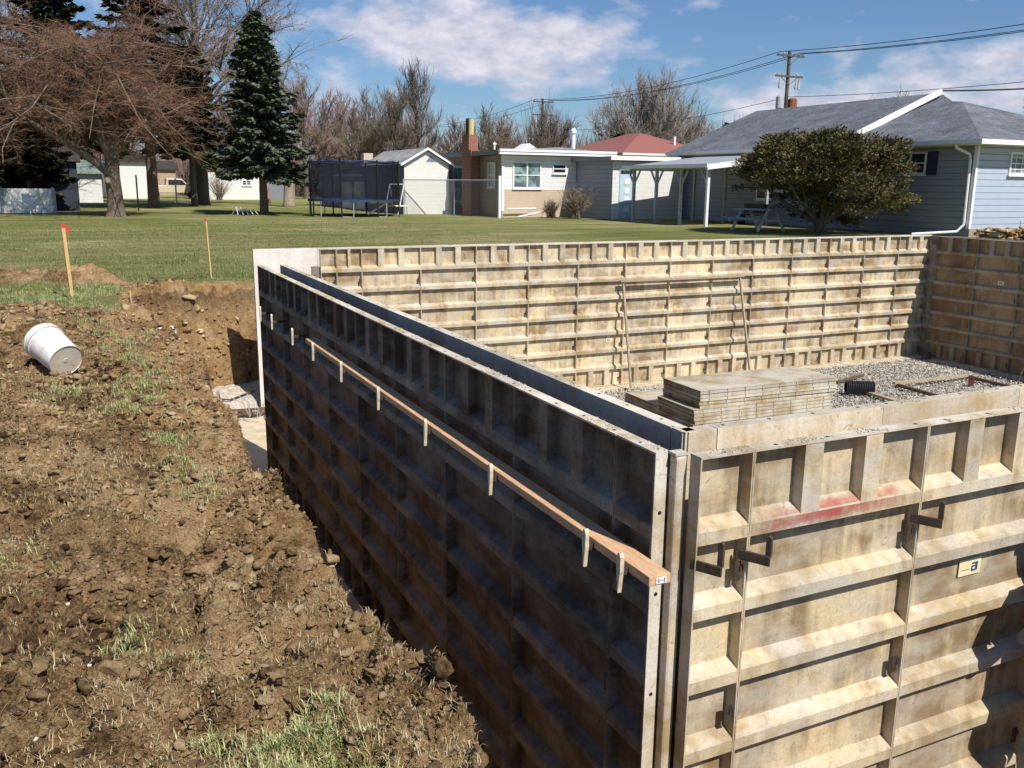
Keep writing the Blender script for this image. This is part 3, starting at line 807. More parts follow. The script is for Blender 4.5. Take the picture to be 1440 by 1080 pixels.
# ------------------------------------------------------------------ inside the foundation
MF_STACK = form_mat('stacked_form_face', (.62, .555, .43), (.50, .43, .31), (.36, .27, .16), (.60, .58, .53), .6)
def lying_panel(x, y, z, rz, label, light=True, w=W, L=PH):
    t = thing('stacked_form', label, 'form panel', (x, y, z), rz, 'form panels stacked on the gravel')
    m = MB(); m.box(0, L, 0, w, .0455, .0512).build('face_sheet', MF_STACK, t)
    for y_ in (0, w - .006): MB().box(0, L, y_, y_ + .006, .0005, .0405).build('side_rail', MF_STACK, t)
    for x_ in (0, L - .006): MB().box(x_, x_ + .006, .0065, w - .0065, 0, .045).build('end_rail', MF_DARK, t)
    m = MB()
    for k in range(8):
        xx = .15 + k * .306
        for zz in (.015, .034): m.tube([(xx, -.0012, zz), (xx, -.0002, zz)], .0075, 6)
    m.build('bolt_holes', M_HOLE, t)
    return t
for k in range(12):
    lying_panel(6.18 + random.uniform(-.012, .012) - (.10 if k < 7 else 0), 7.20 + random.uniform(-.012, .012) - (.02 if k < 7 else 0), FLOOR + .01 + k * .0516, R(random.uniform(-.5, .5) - 1.5),
                'pale form panel lying in the tall stack on the gravel, %s from the bottom' % ORD[k])
for k in range(4):
    lying_panel(6.12 + random.uniform(-.02, .02), 8.16 + random.uniform(-.012, .012), FLOOR + .01 + k * .0516, R(-1.5), 'form panel lying in the low stack behind the tall one, %s from the bottom' % ORD[k], w=.9)

t = thing('drain_pipe', 'short black corrugated drain pipe lying beside the form stack', 'pipe', (10.05, 8.30, FLOOR + .11), R(-32)); t.scale = (1.15, 1.5, 1.5)
m = MB(); pts = []; rad = []
for k in range(25): pts.append((k * .016, 0, 0)); rad.append(.078 if k % 2 else .070)
m.tube(pts, rad, 18, False); m.build('outer_wall', M_BLACKP, t, fix=False)
m = MB(); m.tube([(0, 0, 0), (.386, 0, 0)], .062, 18, False); m.build('inner_wall', M_BLACKP, t, fix=False)
m = MB()
for k in range(18):
    a0, a1 = 2 * math.pi * k / 18, 2 * math.pi * (k + 1) / 18
    for xx in (0.0, .386): m.poly([(xx, .062 * math.cos(a0), .062 * math.sin(a0)), (xx, .078 * math.cos(a0), .078 * math.sin(a0)), (xx, .078 * math.cos(a1), .078 * math.sin(a1)), (xx, .062 * math.cos(a1), .062 * math.sin(a1))])
m.build('rim', M_BLACKP, t, fix=False)
def board(a, b, w, h, mat, label, grp='loose boards on the gravel'):
    m = MB(); m.bar(a, b, w, h); o = m.build('loose_board', mat, bevel=.002); tag(o, label, 'board', grp)
zf = FLOOR + .035
board((10.35, 8.18, zf), (10.2, 6.6, zf), .10, .04, M_OLDWOOD, 'pale board running from the black pipe toward the front wall')
board((11.28, 8.30, zf), (11.18, 7.0, zf), .06, .05, M_DARKWOOD, 'short brown board meeting the long pale board at an angle')
board((11.22, 8.34, zf + .03), (13.0, 8.28, zf + .03), .06, .045, M_OLDWOOD, 'long pale board lying across the gravel right of the pipe')
board((13.06, 8.36, zf), (12.98, 7.1, zf), .06, .05, M_DARKWOOD, 'brown board pointing toward the front wall, right of the long board')
board((10.45, 8.9, zf), (11.35, 9.15, zf), .05, .04, M_DARKWOOD, 'thin dark board lying near the far wall behind the pipe')
m = MB(); m.tube([(13.0, 7.3, zf + .02), (13.5, 7.6, zf + .16), (14.1, 7.9, zf + .32)], .012, 6); tag(m.build('steel_rod', M_STEEL), 'thin dark steel rod leaning toward the right wall', 'rod')
t = thing('red_clamp', 'small dark red metal clamp with a hole standing on the gravel', 'clamp', (12.55, 7.85, FLOOR), R(-20)); t.scale = (.6, .7, .66)
m = MB(); n_ = 16
for k in range(n_):
    a0, a1 = 2 * math.pi * k / n_, 2 * math.pi * (k + 1) / n_
    def pt(r_, a): return (r_ * math.cos(a), 0, .20 + r_ * math.sin(a))
    for yy in (-.02, .02): m.poly([(p_[0], yy, p_[2]) for p_ in (pt(.035, a0), pt(.085, a0), pt(.085, a1), pt(.035, a1))])
    for rr in (.035, .085): p0, p1 = pt(rr, a0), pt(rr, a1); m.poly([(p0[0], -.02, p0[2]), (p0[0], .02, p0[2]), (p1[0], .02, p1[2]), (p1[0], -.02, p1[2])])
m.box(-.075, .075, -.022, .022, 0, .145)
m.build('clamp_body', plain('dark_red_steel', (.10, .02, .018), .5), t)
m = MB(); o = rocks('rubble_stone', np.array([[14.0, 10.0, FLOOR + .06]]), np.array([.12]), M_DARKWOOD, 9); tag(o, 'brown rock lying in the corner under the far wall', 'rock')

# leaning wooden frame at the far wall
t = thing('leaning_frame', 'thin wooden door-shaped frame leaning against the ribbed far wall', 'frame')
MB().bar((6.86, 10.33, -.62), (6.86, 9.95, FLOOR + .02), .035, .03).build('frame_post', M_REDWOOD, t)
MB().bar((9.34, 10.33, -.62), (9.42, 9.95, FLOOR + .02), .035, .03).build('frame_post', M_OLDWOOD, t)
MB().bar((6.80, 10.31, -.64), (9.42, 10.31, -.64), .05, .03).build('frame_header', M_REDWOOD, t)

# footing and things at the far end of the trench
m = MB(); m.box(.30, 1.05, -.25, 11.0, -2.62, FLOOR - .003); m.box(1.05, 14.9, 10.1, 11.0, -2.62, FLOOR - .004); m.box(1.05, 14.9, -.25, .6, -2.62, FLOOR - .004)
m.box(13.9, 14.9, .6, 10.1, -2.62, FLOOR - .005)
o = m.build('concrete_footing', M_CONC); tag(o, 'tan concrete footing strip running under the form walls', 'footing')
mm = MB(); X3, Y3 = np.meshgrid(np.arange(-.3, 1.6, .04), np.arange(8.6, 11.9, .04))
Z3 = -2.58 + .38 * sstep(10.3, 11.1, Y3 - .3 * (X3 < .3)) + .09 * fbm(X3, Y3, .5, 3, 77) + .05 * (vnoise(X3 / .07, Y3 / .07, 13) - .5)
i3 = np.arange(X3.size).reshape(X3.shape)
me = bpy.data.meshes.new('trench_gravel'); me.from_pydata(np.stack([X3, Y3, Z3 ], -1).reshape(-1, 3).tolist(), [], np.stack([i3[:-1, :-1], i3[:-1, 1:], i3[1:, 1:], i3[1:, :-1]], -1).reshape(-1, 4).tolist())
me.materials.append(plain('pale_gravel', (.50, .45, .37), .9, .4, 22, bmp=.8)); tag(link('trench_gravel', me), kind='structure')
board((-.02, 10.62, -2.33), (.98, 10.56, -2.34), .045, .09, M_DARKWOOD, 'brown edge board lying across the end of the footing in the trench', 'boards in the trench')
m = MB()
for k in range(9):
    a = random.uniform(0, 6.28); x_, y_, z_ = .76, 10.35, -2.36
    p0 = Vector((x_ + .12 * math.cos(a), y_ + .12 * math.sin(a), z_)); p1 = p0 + Vector((random.uniform(-.3, .2), random.uniform(-.1, .1), random.uniform(.05, .42)))
    m.tube([p0, (p0 + p1) / 2 + Vector((.04, 0, .05)), p1], .006, 5)
o = m.build('tie_wire', M_GALV); tag(o, 'tangle of thin grey tie wires at the far end of the left wall', 'wire')
m = MB(); m.tube([(-.02, 10.5, -2.36), (.08, 9.9, -2.34), (.16, 9.3, -2.38)], .055, 14); o = m.build('plastic_pipe', M_PINKP, smooth=True); tag(o, 'pinkish plastic pipe lying at the foot of the dirt bank', 'pipe')
m = MB(); m.tube([(.05, 11.0, -2.16), (.45, 10.85, -2.2), (.85, 11.05, -2.14)], .012, 6); o = m.build('steel_rod', M_STEEL); tag(o, 'thin dark reinforcing rod lying on the pale trench gravel', 'rod')
# white plaster spill on the bank
n = 420; tt = rng.random(n); x = -.575 + .07 * tt + rng.normal(0, .022, n); y = 7.75 - 1.1 * tt + rng.normal(0, .05, n)
o = rocks('lime_spill', np.stack([x, y, ground_z(x, y) + .015], -1), rng.uniform(.01, .032, n), plain('lime', (.74, .70, .64), .9, .15, 20), 12, .5); tag(o, 'white streak of spilled lime crumbs down the dirt bank', 'spill', kind='stuff')
# crumpled clear bottle at the crest
t = thing('plastic_bottle', 'crushed clear plastic bottle stuck at the edge of the pit', 'bottle', (-.53, 2.42, float(ground_z(np.array([-.53]), np.array([2.42]))[0]) + .02), R(60)); t.scale = (.5, .5, .5)
MB().tube([(-.10, 0, -.05), (-.06, .0, -.02), (0, 0, .0), (.07, 0, .03)], [.035, .042, .033, .038], 10).build('bottle_body', M_CLEAR, t, smooth=True)
MB().tube([(.07, 0, .03), (.10, 0, .045), (.125, 0, .055)], [.038, .02, .016], 10).build('bottle_neck', M_WHITEP, t, smooth=True)

# bucket
bx, by = -1.60, 5.42
bz = float(ground_z(np.array([bx]), np.array([by]))[0])
t = thing('bucket', 'white plastic bucket lying tipped over on the churned soil', 'bucket', (bx, by, bz + .17))
ax = Vector((.44, -.80, -.36)).normalized()      # from rim toward base
t.rotation_mode = 'QUATERNION'; t.rotation_quaternion = ax.to_track_quat('Z', 'Y')
m = MB(); m.tube([(0, 0, -.19), (0, 0, -.175), (0, 0, -.172), (0, 0, -.13), (0, 0, -.126), (0, 0, -.118), (0, 0, -.112), (0, 0, .158)],
                 [.152, .152, .147, .145, .150, .150, .144, .132], 40, False)
m.build('bucket_wall', M_BUCKET, t, smooth=False, fix=False)
me_ = bpy.data.objects[-1] if False else None
m = MB(); m.tube([(0, 0, .1585), (0, 0, .17)], [.1335, .1335], 40, False); m.build('base_ring', M_BUCKET, t, fix=False)
m = MB(); m.tube([(0, 0, .155), (0, 0, .163)], [.128, .128], 40); m.tube([(0, 0, .163), (0, 0, .166)], [.02, .018], 16); m.build('bucket_base', M_BUCKETB, t)
m = MB(); a_ = [(.155 * math.cos(k * math.pi / 12), .155 * math.sin(k * math.pi / 12), -.122 + .0) for k in range(13)]; m.tube(a_, .003, 6); m.build('wire_handle', M_GALV, t)

n = 260; x = bx + .26 + rng.normal(0, .10, n); y = by - .40 + rng.normal(0, .08, n)
o = rocks('soil_heap', np.stack([x, y, ground_z(x, y) + np.abs(rng.normal(0, .03, n)) + .01], -1), rng.uniform(.008, .032, n), M_CLOD, 15, .7, jit=.5); tag(o, 'brown clods heaped against the base of the tipped bucket', 'soil', kind='stuff')
# stakes
def stake(x, y, z1, w, label, red=True):
    z0 = float(ground_z(np.array([x]), np.array([y]))[0]) - .08
    t = thing('survey_stake', label, 'stake', (x, y, z0), 0, 'survey stakes')
    H = z1 - z0
    MB().bar((0, 0, 0), (-.03, 0, H - .05), w, w * .55).build('stake_shaft', M_STAKE, t, bevel=.002)
    if red: MB().bar((-.031, 0, H - .049), (-.034, 0, H), w * 1.02, w * .57).build('painted_top', M_RED, t)
    if red and w > .05: MB().poly([(w * .45 - .03, -.022, H - .01), (w * .5, -.030, H - .02), (w * .5 - .004, -.028, H - .15), (w * .35 - .03, -.022, H - .10)]).build('ribbon', M_RED, t)
stake(-1.49, 10.61, .38, .072, 'tall red-topped wooden survey stake at the left, in the turf strip')
stake(.52, 12.62, .36, .038, 'thin wooden survey stake with a red top, nearer the forms')
stake(-1.85, 12.9, -.38, .035, 'short bare wooden peg in the spoil ridge, left one', False)
stake(-1.2, 12.8, -.40, .035, 'short bare wooden peg in the spoil ridge, right one', False)
stake(-.78, 10.2, -.42, .03, 'tiny bare wooden peg at the crest of the pit', False)

# ------------------------------------------------------------------ trees
def limb_tree(rs, base, height, spread, trunk_r, fork_h, levels, kids, ratio=.68, up=.35, droop=0., wig=.18, twig_r=.008, first_ang=.6, mincap=.3, lead=.0, crown_low=None, flat=1.0):
    """recursive branching skeleton; returns MBs for trunk and crown"""
    T, Cn = MB(), MB()
    def grow(p, d, L, r, lv, mb):
        n = 4 if lv < 2 else (3 if lv < levels - 1 else 2)
        pts = [p]; rad = [r]; q = Vector(p); dd = Vector(d)
        for k in range(n):
            dd = (dd + Vector((rs.gauss(0, wig), rs.gauss(0, wig), rs.gauss(0, wig * .6) + (up * .25 if lv < levels - 1 else -droop)))).normalized()
            q = q + dd * L / n; pts.append(q.copy()); rad.append(max(r * (1 - .55 * (k + 1) / n), twig_r))
        mb.tube(pts, rad, 8 if lv == 0 else (5 if lv < 2 else 3), False)
        if lv >= levels: return
        kk = kids[min(lv, len(kids) - 1)]
        for j in range(kk):
            t = rs.uniform(.35, 1.0) if lv > 0 else rs.uniform(.75, 1.0)
            if j == 0: t = 1.0
            f = t * n; i = min(int(f), n - 1); w_ = f - i
            b = pts[i].lerp(pts[i + 1], w_); rr = rad[i] * (1 - w_) + rad[i + 1] * w_
            ang = rs.uniform(.35, 1.0) * first_ang * (1 if lv else 1.1)
            az = rs.uniform(0, 6.283)
            o1 = dd.orthogonal().normalized(); o2 = dd.cross(o1)
            nd = (dd * math.cos(ang) + (o1 * math.cos(az) + o2 * math.sin(az)) * math.sin(ang))
            nd = Vector((nd.x, nd.y, nd.z * flat + up * .3)).normalized()
            grow(b, nd, L * ratio * rs.uniform(.75, 1.2), rr * rs.uniform(.5, .75), lv + 1, Cn)
    grow(Vector((0, 0, -.1)), Vector((rs.gauss(0, .04), rs.gauss(0, .04), 1)), fork_h, trunk_r, 0, T)
    return T, Cn

def add_tree(name, label, loc, T, Cn, mt, mc, cat='tree', group=None, rz=0, sc=1):
    t = thing(name, label, cat, loc, rz, group); t.scale = (sc, sc, sc)
    T.build('trunk', mt, t, smooth=True, fix=False); Cn.build('crown', mc, t, fix=False)
    return t

# hero: spreading red-brown ornamental tree, drooping twigs, low fork
def hero():
    rs = random.Random(3)
    t = thing('bare_tree', 'big bare spreading tree with dense reddish twigs and forked trunk at the left', 'tree', (.15, 39.4, LAWN), 0, 'bare deciduous trees')
    T, Cn, Lb = MB(), MB(), MB()
    T.tube([(0, 0, -.1), (.0, 0, .0), (.02, 0, .25), (.02, 0, .9), (-.02, 0, 1.7), (.03, 0, 2.3)], [.54, .43, .35, .31, .30, .27], 14, False)
    T.tube([(.03, 0, 2.2), (.15, .1, 3.0), (.3, .2, 4.0), (.2, .2, 5.2), (.4, .1, 6.6)], [.27, .22, .17, .13, .07], 8, False)
    T.tube([(-.02, 0, 1.7), (-.6, .1, 2.25), (-1.5, 0, 2.9), (-2.6, -.1, 3.6), (-3.6, 0, 4.3)], [.2, .17, .13, .10, .06], 8, False)
    T.tube([(.03, 0, 2.2), (-.25, -.2, 3.0), (-.5, -.5, 4.1), (-.9, -.5, 5.4), (-1.0, -.6, 6.8)], [.21, .17, .13, .10, .06], 8, False)
    T.tube([(.1, 0, 2.6), (.8, .2, 3.3), (1.7, -.2, 3.9), (2.6, -.2, 4.4)], [.15, .12, .09, .06], 8, False)
    heads = []
    for lim in (((.3, .2, 4.0), (.2, .2, 5.2), (.4, .1, 6.6)), ((-1.5, 0, 2.9), (-2.6, -.1, 3.6), (-3.6, 0, 4.3)), ((-.5, -.5, 4.1), (-.9, -.5, 5.4), (-1.0, -.6, 6.8)), ((.8, .2, 3.3), (1.7, -.2, 3.9), (2.6, -.2, 4.4))):
        for k in range(38):
            u = rs.random() * 2; i = min(int(u), 1); heads.append(Vector(lim[i]).lerp(Vector(lim[i + 1]), u - i))
    ctr = Vector((-.7, 0, 2.6))
    for h_ in heads:
        az = rs.uniform(0, 6.283); el = rs.uniform(-.15, 1.1)
        R_ = 5.3 * (rs.random() ** .35)
        tgt = Vector((-.75 + 1.05 * R_ * math.cos(az) * math.cos(el * .8), R_ * .9 * math.sin(az) * math.cos(el * .8), 2.9 + 7.2 * max(-.12, math.sin(el)) * (R_ / 5.3)))
        g_ = lambda k_: Vector((rs.gauss(0, k_), rs.gauss(0, k_), rs.gauss(0, k_ * .7)))
        pts = [h_, h_.lerp(tgt, .25) + Vector((0, 0, .35)) + g_(.18), h_.lerp(tgt, .5) + Vector((0, 0, .45)) + g_(.25), h_.lerp(tgt, .78) + Vector((0, 0, .2)) + g_(.2), tgt]
        Lb.tube(pts, [.05, .036, .026, .017, .009], 4, False)
        for j in range(14):
            f = rs.uniform(.5, 3.95); b = pts[int(f)].lerp(pts[int(f) + 1], f - int(f)); out_ = (tgt - h_).normalized()
            d = (Vector((rs.gauss(0, .8), rs.gauss(0, .8), rs.gauss(.2, .55))) + out_ * .5).normalized(); L = rs.uniform(.5, 1.3)
            e = b + d * L * .5 + g_(.06); e2 = e + (d + g_(.3) + Vector((0, 0, -.35))).normalized() * L * .5
            Cn.tube([b, e, e2], [.012, .008, .004], 3, False)
            for q_ in range(15):
                f2 = rs.uniform(.15, 1); b2 = b.lerp(e, f2 * 2) if f2 < .5 else e.lerp(e2, f2 * 2 - 1)
                d2 = (d * .7 + Vector((rs.gauss(0, .8), rs.gauss(0, .8), rs.gauss(-.15, .6)))).normalized(); L2 = rs.uniform(.12, .5)
                m_ = b2 + d2 * L2 * .5; e3 = m_ + (d2 + g_(.25) + Vector((0, 0, -.3))).normalized() * L2 * .5
                Cn.tube([b2, m_, e3], [.0052, .0042, .0028], 3, False)
    Lb.build('limbs', M_LIMB, t, fix=False)
    T.build('trunk', M_BARK, t, smooth=True, fix=False); Cn.build('crown', M_TWIGRED, t, fix=False)
    q = MB(); q.tube([(-.20, -.42, 1.52), (-.20, -.47, 1.52)], .12, 14); q.build('pruning_scar', M_BARKL, t)
hero()

def conifer(rs, H, Rb, z0, n_br, n_sp, size, taper=1.0, droop=.25, curve=.8):
    """trunk + needle sprays along drooping branches"""
    T = MB(); T.tube([(0, 0, -.1), (0, 0, H * .5), (0, 0, H * .97)], [H * .02 + .03, H * .012, .02], 8, False)
    Lf = MB()
    for k in range(n_br):
        f = (k + rs.random()) / n_br
        z = z0 + (H - z0) * f ** 1.05
        L = Rb * ((1 - f) ** curve) * rs.uniform(.58, 1.16) + .12
        az = k * 2.399 + rs.uniform(-.3, .3)
        dr = droop * (1 - f * 1.4)
        dirx, diry = math.cos(az), math.sin(az)
        end = Vector((dirx * L, diry * L, z - dr * L + .12 * L))
        T.tube([(0, 0, z), tuple(Vector((dirx * L * .5, diry * L * .5, z - dr * L * .6))), tuple(end)], [.03 * (1 - f) + .01, .02, .008], 3, False)
        ns = max(4, int(n_sp * L / Rb))
        for j in range(ns):
            t = .12 + .88 * ((j + rs.random()) / ns)
            c = Vector((dirx * L * t, diry * L * t, z - dr * L * min(1, 1.2 * t) + .12 * L * t * t))
            wd = .30 * L * (1.05 - t) + .10
            side = rs.uniform(-1, 1) * wd
            c += Vector((-diry * side, dirx * side, rs.uniform(-.14, .03) - abs(side) * .25))
            s_ = size * rs.uniform(.6, 1.25)
            o_ = (Vector((dirx, diry, 0)) * rs.uniform(.3, 1) + Vector((-diry, dirx, 0)) * (1 if side > 0 else -1) * rs.uniform(.1, .8) + Vector((0, 0, rs.uniform(-.55, .15)))).normalized()
            sd = o_.cross(Vector((rs.gauss(0, .5), rs.gauss(0, .5), 1))).normalized()
            a = c - o_ * s_ * .35
            Lf.poly([a - sd * s_ * .14, c - sd * s_ * .34 + Vector((0, 0, -.02)), c + o_ * s_ * .75, c + sd * s_ * .34 + Vector((0, 0, -.02)), a + sd * s_ * .14])
            if j % 2: 
                nn = Vector((rs.gauss(0, 1), rs.gauss(0, 1), rs.gauss(0, 1))).normalized(); s2 = nn.cross(o_).normalized() * s_ * .26
                Lf.poly([c - s2, c + o_ * s_ * .6, c + s2 + Vector((0, 0, -.05)), c - o_ * s_ * .3 + Vector((0, 0, -.1))])
    return T, Lf
rs = random.Random(5)
T, L = conifer(rs, 8.95, 2.35, 2.3, 175, 165, .28, curve=.72, droop=.42)
t = thing('blue_spruce', 'neat conical blue-green spruce standing alone in the middle of the lawn', 'tree', (6.6, 41.0, LAWN), 0, 'evergreen trees')
T.build('trunk', M_BARK, t, fix=False); L.build('crown', M_SPRUCE, t, fix=False)

# dark evergreens behind the hero tree
for (x_, y_, H, Rb, z0, seed, lab, mt) in ((-5.2, 47.4, 7.2, 3.6, 2.5, 11, 'dark broad spruce hanging over the dark shed at the far left', M_DARKCON),
                                           (-9.6, 46.6, 9.5, 4.0, 2.4, 12, 'dark spruce at the left edge of the photo', M_DARKCON),
                                           (2.6, 52.0, 14.5, 3.6, 4.6, 13, 'tallest dark spruce rising behind the reddish bare tree', M_DARKCON),
                                           (5.2, 56.0, 9.0, 2.4, 3.9, 14, 'dark drooping spruce in front of the beige truck', M_MIDCON),
                                           (-3.3, 46.6, 6.2, 2.2, 2.6, 16, 'smaller dark spruce beside the shed, left of the reddish tree trunk', M_DARKCON),
                                           (-1.7, 53.0, 12.0, 3.4, 4.4, 15, 'dark spruce directly behind the reddish tree trunk', M_DARKCON)):
    T, L = conifer(random.Random(seed), H, Rb, z0, 90, 120, .42, curve=.42, droop=.62)
    t = thing('spruce', lab, 'tree', (x_, y_, LAWN), 0, 'evergreen trees'); T.build('trunk', M_BARK, t, fix=False); L.build('crown', mt, t, fix=False)
for (x_, y_, H, Rb, seed, lab) in ((51.0, 63.3, 6.9, 2.0, 21, 'small dark evergreen beyond the left end of the blue house roof'), (39.8, 63.0, 5.7, 2.6, 22, 'dark evergreen behind the red metal roof'), (71.5, 48.0, 11.2, 3.0, 23, 'dark evergreen peeking over the roof at the right edge')):
    T, L = conifer(random.Random(seed), H, Rb, .5, 90, 60, .5, curve=.6)
    t = thing('spruce', lab, 'tree', (x_, y_, LAWN), 0, 'evergreen trees'); T.build('trunk', M_BARK, t, fix=False); L.build('crown', M_MIDCON, t, fix=False)

def bare(rs, H, Rx, zb, tr, n_main, n_sub, n_tw, up=.5, droop=.1, tw=.010, ctr=.5, gnarl=.5, single=True):
    """trunk, curved limbs reaching points of an uneven crown, side branches and fine twigs"""
    T, Cn = MB(), MB()
    th = zb + (H - zb) * (.35 if single else .08)
    T.tube([(0, 0, -.1), (0, 0, .15), (.03, 0, th * .5), (-.03, .04, th)], [tr * 1.35, tr, tr * .85, tr * .62], 8, False)
    for k in range(n_main):
        az = k * 2.4 + rs.uniform(-.4, .4); u = rs.random() ** ctr
        el = math.asin(min(1, max(-.25, rs.uniform(-.2, 1))))
        rr = Rx * (.55 + .45 * u) * rs.uniform(.8, 1.08)
        tgt = Vector((rr * math.cos(az) * math.cos(el), rr * math.sin(az) * math.cos(el), zb + (H - zb) * (.33 + .67 * math.sin(el) * rs.uniform(.86, 1.02))))
        z0 = th * rs.uniform(.55, 1.0) if single else rs.uniform(zb * .5, zb + .4)
        p0 = Vector((0, 0, z0)); 
        c1 = p0.lerp(tgt, .35) + Vector((0, 0, (tgt.z - p0.z) * .18 * (1 if up > .3 else .3))) + Vector((rs.gauss(0, 1), rs.gauss(0, 1), 0)) * Rx * .05 * gnarl
        c2 = p0.lerp(tgt, .7) + Vector((0, 0, (tgt.z - p0.z) * .06)) + Vector((rs.gauss(0, 1), rs.gauss(0, 1), rs.gauss(0, .5))) * Rx * .05 * gnarl
        pl_ = [p0, c1, c2, tgt]; r0 = tr * rs.uniform(.22, .42)
        T.tube(pl_[:3], [r0, r0 * .7, r0 * .42], 5, False); Cn.tube(pl_[2:], [r0 * .42, tw], 4, False)
        for j in range(n_sub):
            f = rs.uniform(.9, 3.0); i = min(int(f), 2); b = pl_[i].lerp(pl_[i + 1], f - i)
            dd = (pl_[i + 1] - pl_[i]).normalized()
            d = (dd * .9 + Vector((rs.gauss(0, .6), rs.gauss(0, .6), rs.gauss(up * .5, .45)))).normalized(); L = (H - zb) * rs.uniform(.10, .26)
            e = b + d * L * .55; e2 = e + (d + Vector((rs.gauss(0, .25), rs.gauss(0, .25), up * .35 - droop))).normalized() * L * .5
            Cn.tube([b, e, e2], [r0 * .22 + tw, tw * 1.6, tw], 3, False)
            for q_ in range(n_tw):
                f2 = rs.uniform(.15, 1); b2 = b.lerp(e, f2 * 2) if f2 < .5 else e.lerp(e2, f2 * 2 - 1)
                d2 = (d * .8 + Vector((rs.gauss(0, .7), rs.gauss(0, .7), rs.gauss(up * .6 - droop, .5)))).normalized(); L2 = (H - zb) * rs.uniform(.035, .11)
                Cn.tube([b2, b2 + d2 * L2 * .5, b2 + (d2 + Vector((0, 0, up * .3 - droop))).normalized() * L2], [tw * 1.1, tw * .9, tw * .55], 3, False)
    return T, Cn
T, Cn = bare(random.Random(31), 16.5, 6.6, 4.5, .42, 30, 14, 15, up=.25, droop=.12, tw=.013, gnarl=1.6)
add_tree('bare_tree', 'large grey bare tree spreading wide behind the blue spruce', (6.0, 58.5, LAWN), T, Cn, M_BARK, M_TWIGGREY, group='bare deciduous trees')
T, Cn = bare(random.Random(32), 15.5, 6.2, 4, .42, 26, 13, 14, up=.25, droop=.12, tw=.014, gnarl=1.6)
add_tree('bare_tree', 'grey bare tree behind the dark evergreens at the far left', (-6.5, 60, LAWN), T, Cn, M_BARK, M_TWIGGREY, group='bare deciduous trees')
PROTO = {}
def proto(kind, seed):
    k = (kind, seed)
    if k in PROTO: return PROTO[k]
    rs = random.Random(seed)
    if kind == 'tall': T, Cn = bare(rs, 12, 1.9, 3.0, .22, 13, 12, 11, up=1.1, droop=0, tw=.016, ctr=.4)
    elif kind == 'round': T, Cn = bare(rs, 10, 3.4, 1.8, .26, 22, 12, 12, up=.7, droop=0, tw=.016)
    else: T, Cn = bare(rs, 11, 6.2, .9, .38, 90, 14, 12, up=.75, droop=0, tw=.016, gnarl=.35, single=False)
    PROTO[k] = (T, Cn, {'tall': 12, 'round': 10, 'fan': 11}[kind]); return PROTO[k]
MESHC = {}
def tree_at(kind, seed, x_, y_, H, mat, lab, wide=1.0):
    T, Cn, top = proto(kind, seed)
    t = thing('bare_tree', lab, 'tree', (x_, y_, LAWN), random.uniform(0, 6), 'bare deciduous trees')
    s_ = H / top; t.scale = (s_ * wide, s_ * wide, s_)
    kk = (kind, seed, mat.name)
    if kk not in MESHC: MESHC[kk] = (T.mesh('trunk', M_TRUNKG), Cn.mesh('crown', mat))
    link('trunk', MESHC[kk][0], t); link('crown', MESHC[kk][1], t)
tree_at('tall', 41, 17.4, 79.5, 10.0, M_TWIGPINK, 'rosy bare tree just right of the blue spruce', 1.3)
tree_at('round', 51, 21.4, 90, 10.0, M_TWIGPINK, 'bare rosy tree rising behind the left part of the trampoline')
tree_at('round', 53, 25.0, 95, 9.8, M_TWIGPINK, 'second rosy bare tree behind the right part of the trampoline')
tree_at('round', 52, 23.8, 84, 8.6, M_TWIGTAN, 'tan bare tree above the grey shed roof, left of the tall grey pair')
tree_at('tall', 42, 28.3, 96, 10.8, M_TWIGGREY, 'grey bare tree behind and left of the tall pair', 1.3)
tree_at('tall', 43, 26.3, 81, 11.6, M_TWIGGREY, 'tall narrow grey bare tree, left one of the close pair')
tree_at('tall', 41, 28.3, 80, 11.9, M_TWIGGREY, 'tall narrow grey bare tree, right one of the close pair')
tree_at('round', 53, 31.5, 96, 9.0, M_TWIGTAN, 'low tan bare tree right behind the tall grey pair', .9)
tree_at('round', 51, 35.2, 88, 8.0, M_TWIGPINK, 'low rosy bare tree left of the brick chimney')
tree_at('round', 52, 36.6, 82, 8.6, M_TWIGTAN, 'rounded tan bare tree behind the brick chimney')
tree_at('round', 53, 40.1, 86, 7.9, M_TWIGPINK, 'rounded rosy bare tree right of the brick chimney')
tree_at('tall', 42, 43.4, 84, 8.8, M_TWIGGREY, 'thin dark bare tree beside the far utility pole', 1.1)
tree_at('tall', 43, 46.6, 86, 9.6, M_TWIGGREY, 'thin grey bare tree right of the far utility pole', 1.1)
tree_at('fan', 61, 48.2, 71, 10.6, M_TWIGPALE, 'big rounded grey bare tree fanning out above the red roof', .98)
tree_at('fan', 62, 13.5, 96, 8.0, M_TWIGPINK, 'low rosy bare tree behind the white outbuildings')
tree_at('round', 52, 62, 83, 8.6, M_TWIGTAN, 'low tan bare tree showing past the blue house gable')
tree_at('round', 51, 70, 62, 10.0, M_TWIGTAN, 'small bare treetop peeking over the blue house ridge')
tree_at('round', 52, 2, 90, 11.5, M_TWIGGREY, 'grey bare tree filling the gaps behind the dark spruces')
tree_at('round', 53, -9, 84, 12.5, M_TWIGPINK, 'rosy bare tree behind the far left spruces')
tree_at('round', 51, 12.0, 88, 9.5, M_TWIGGREY, 'grey bare tree behind the blue spruce')
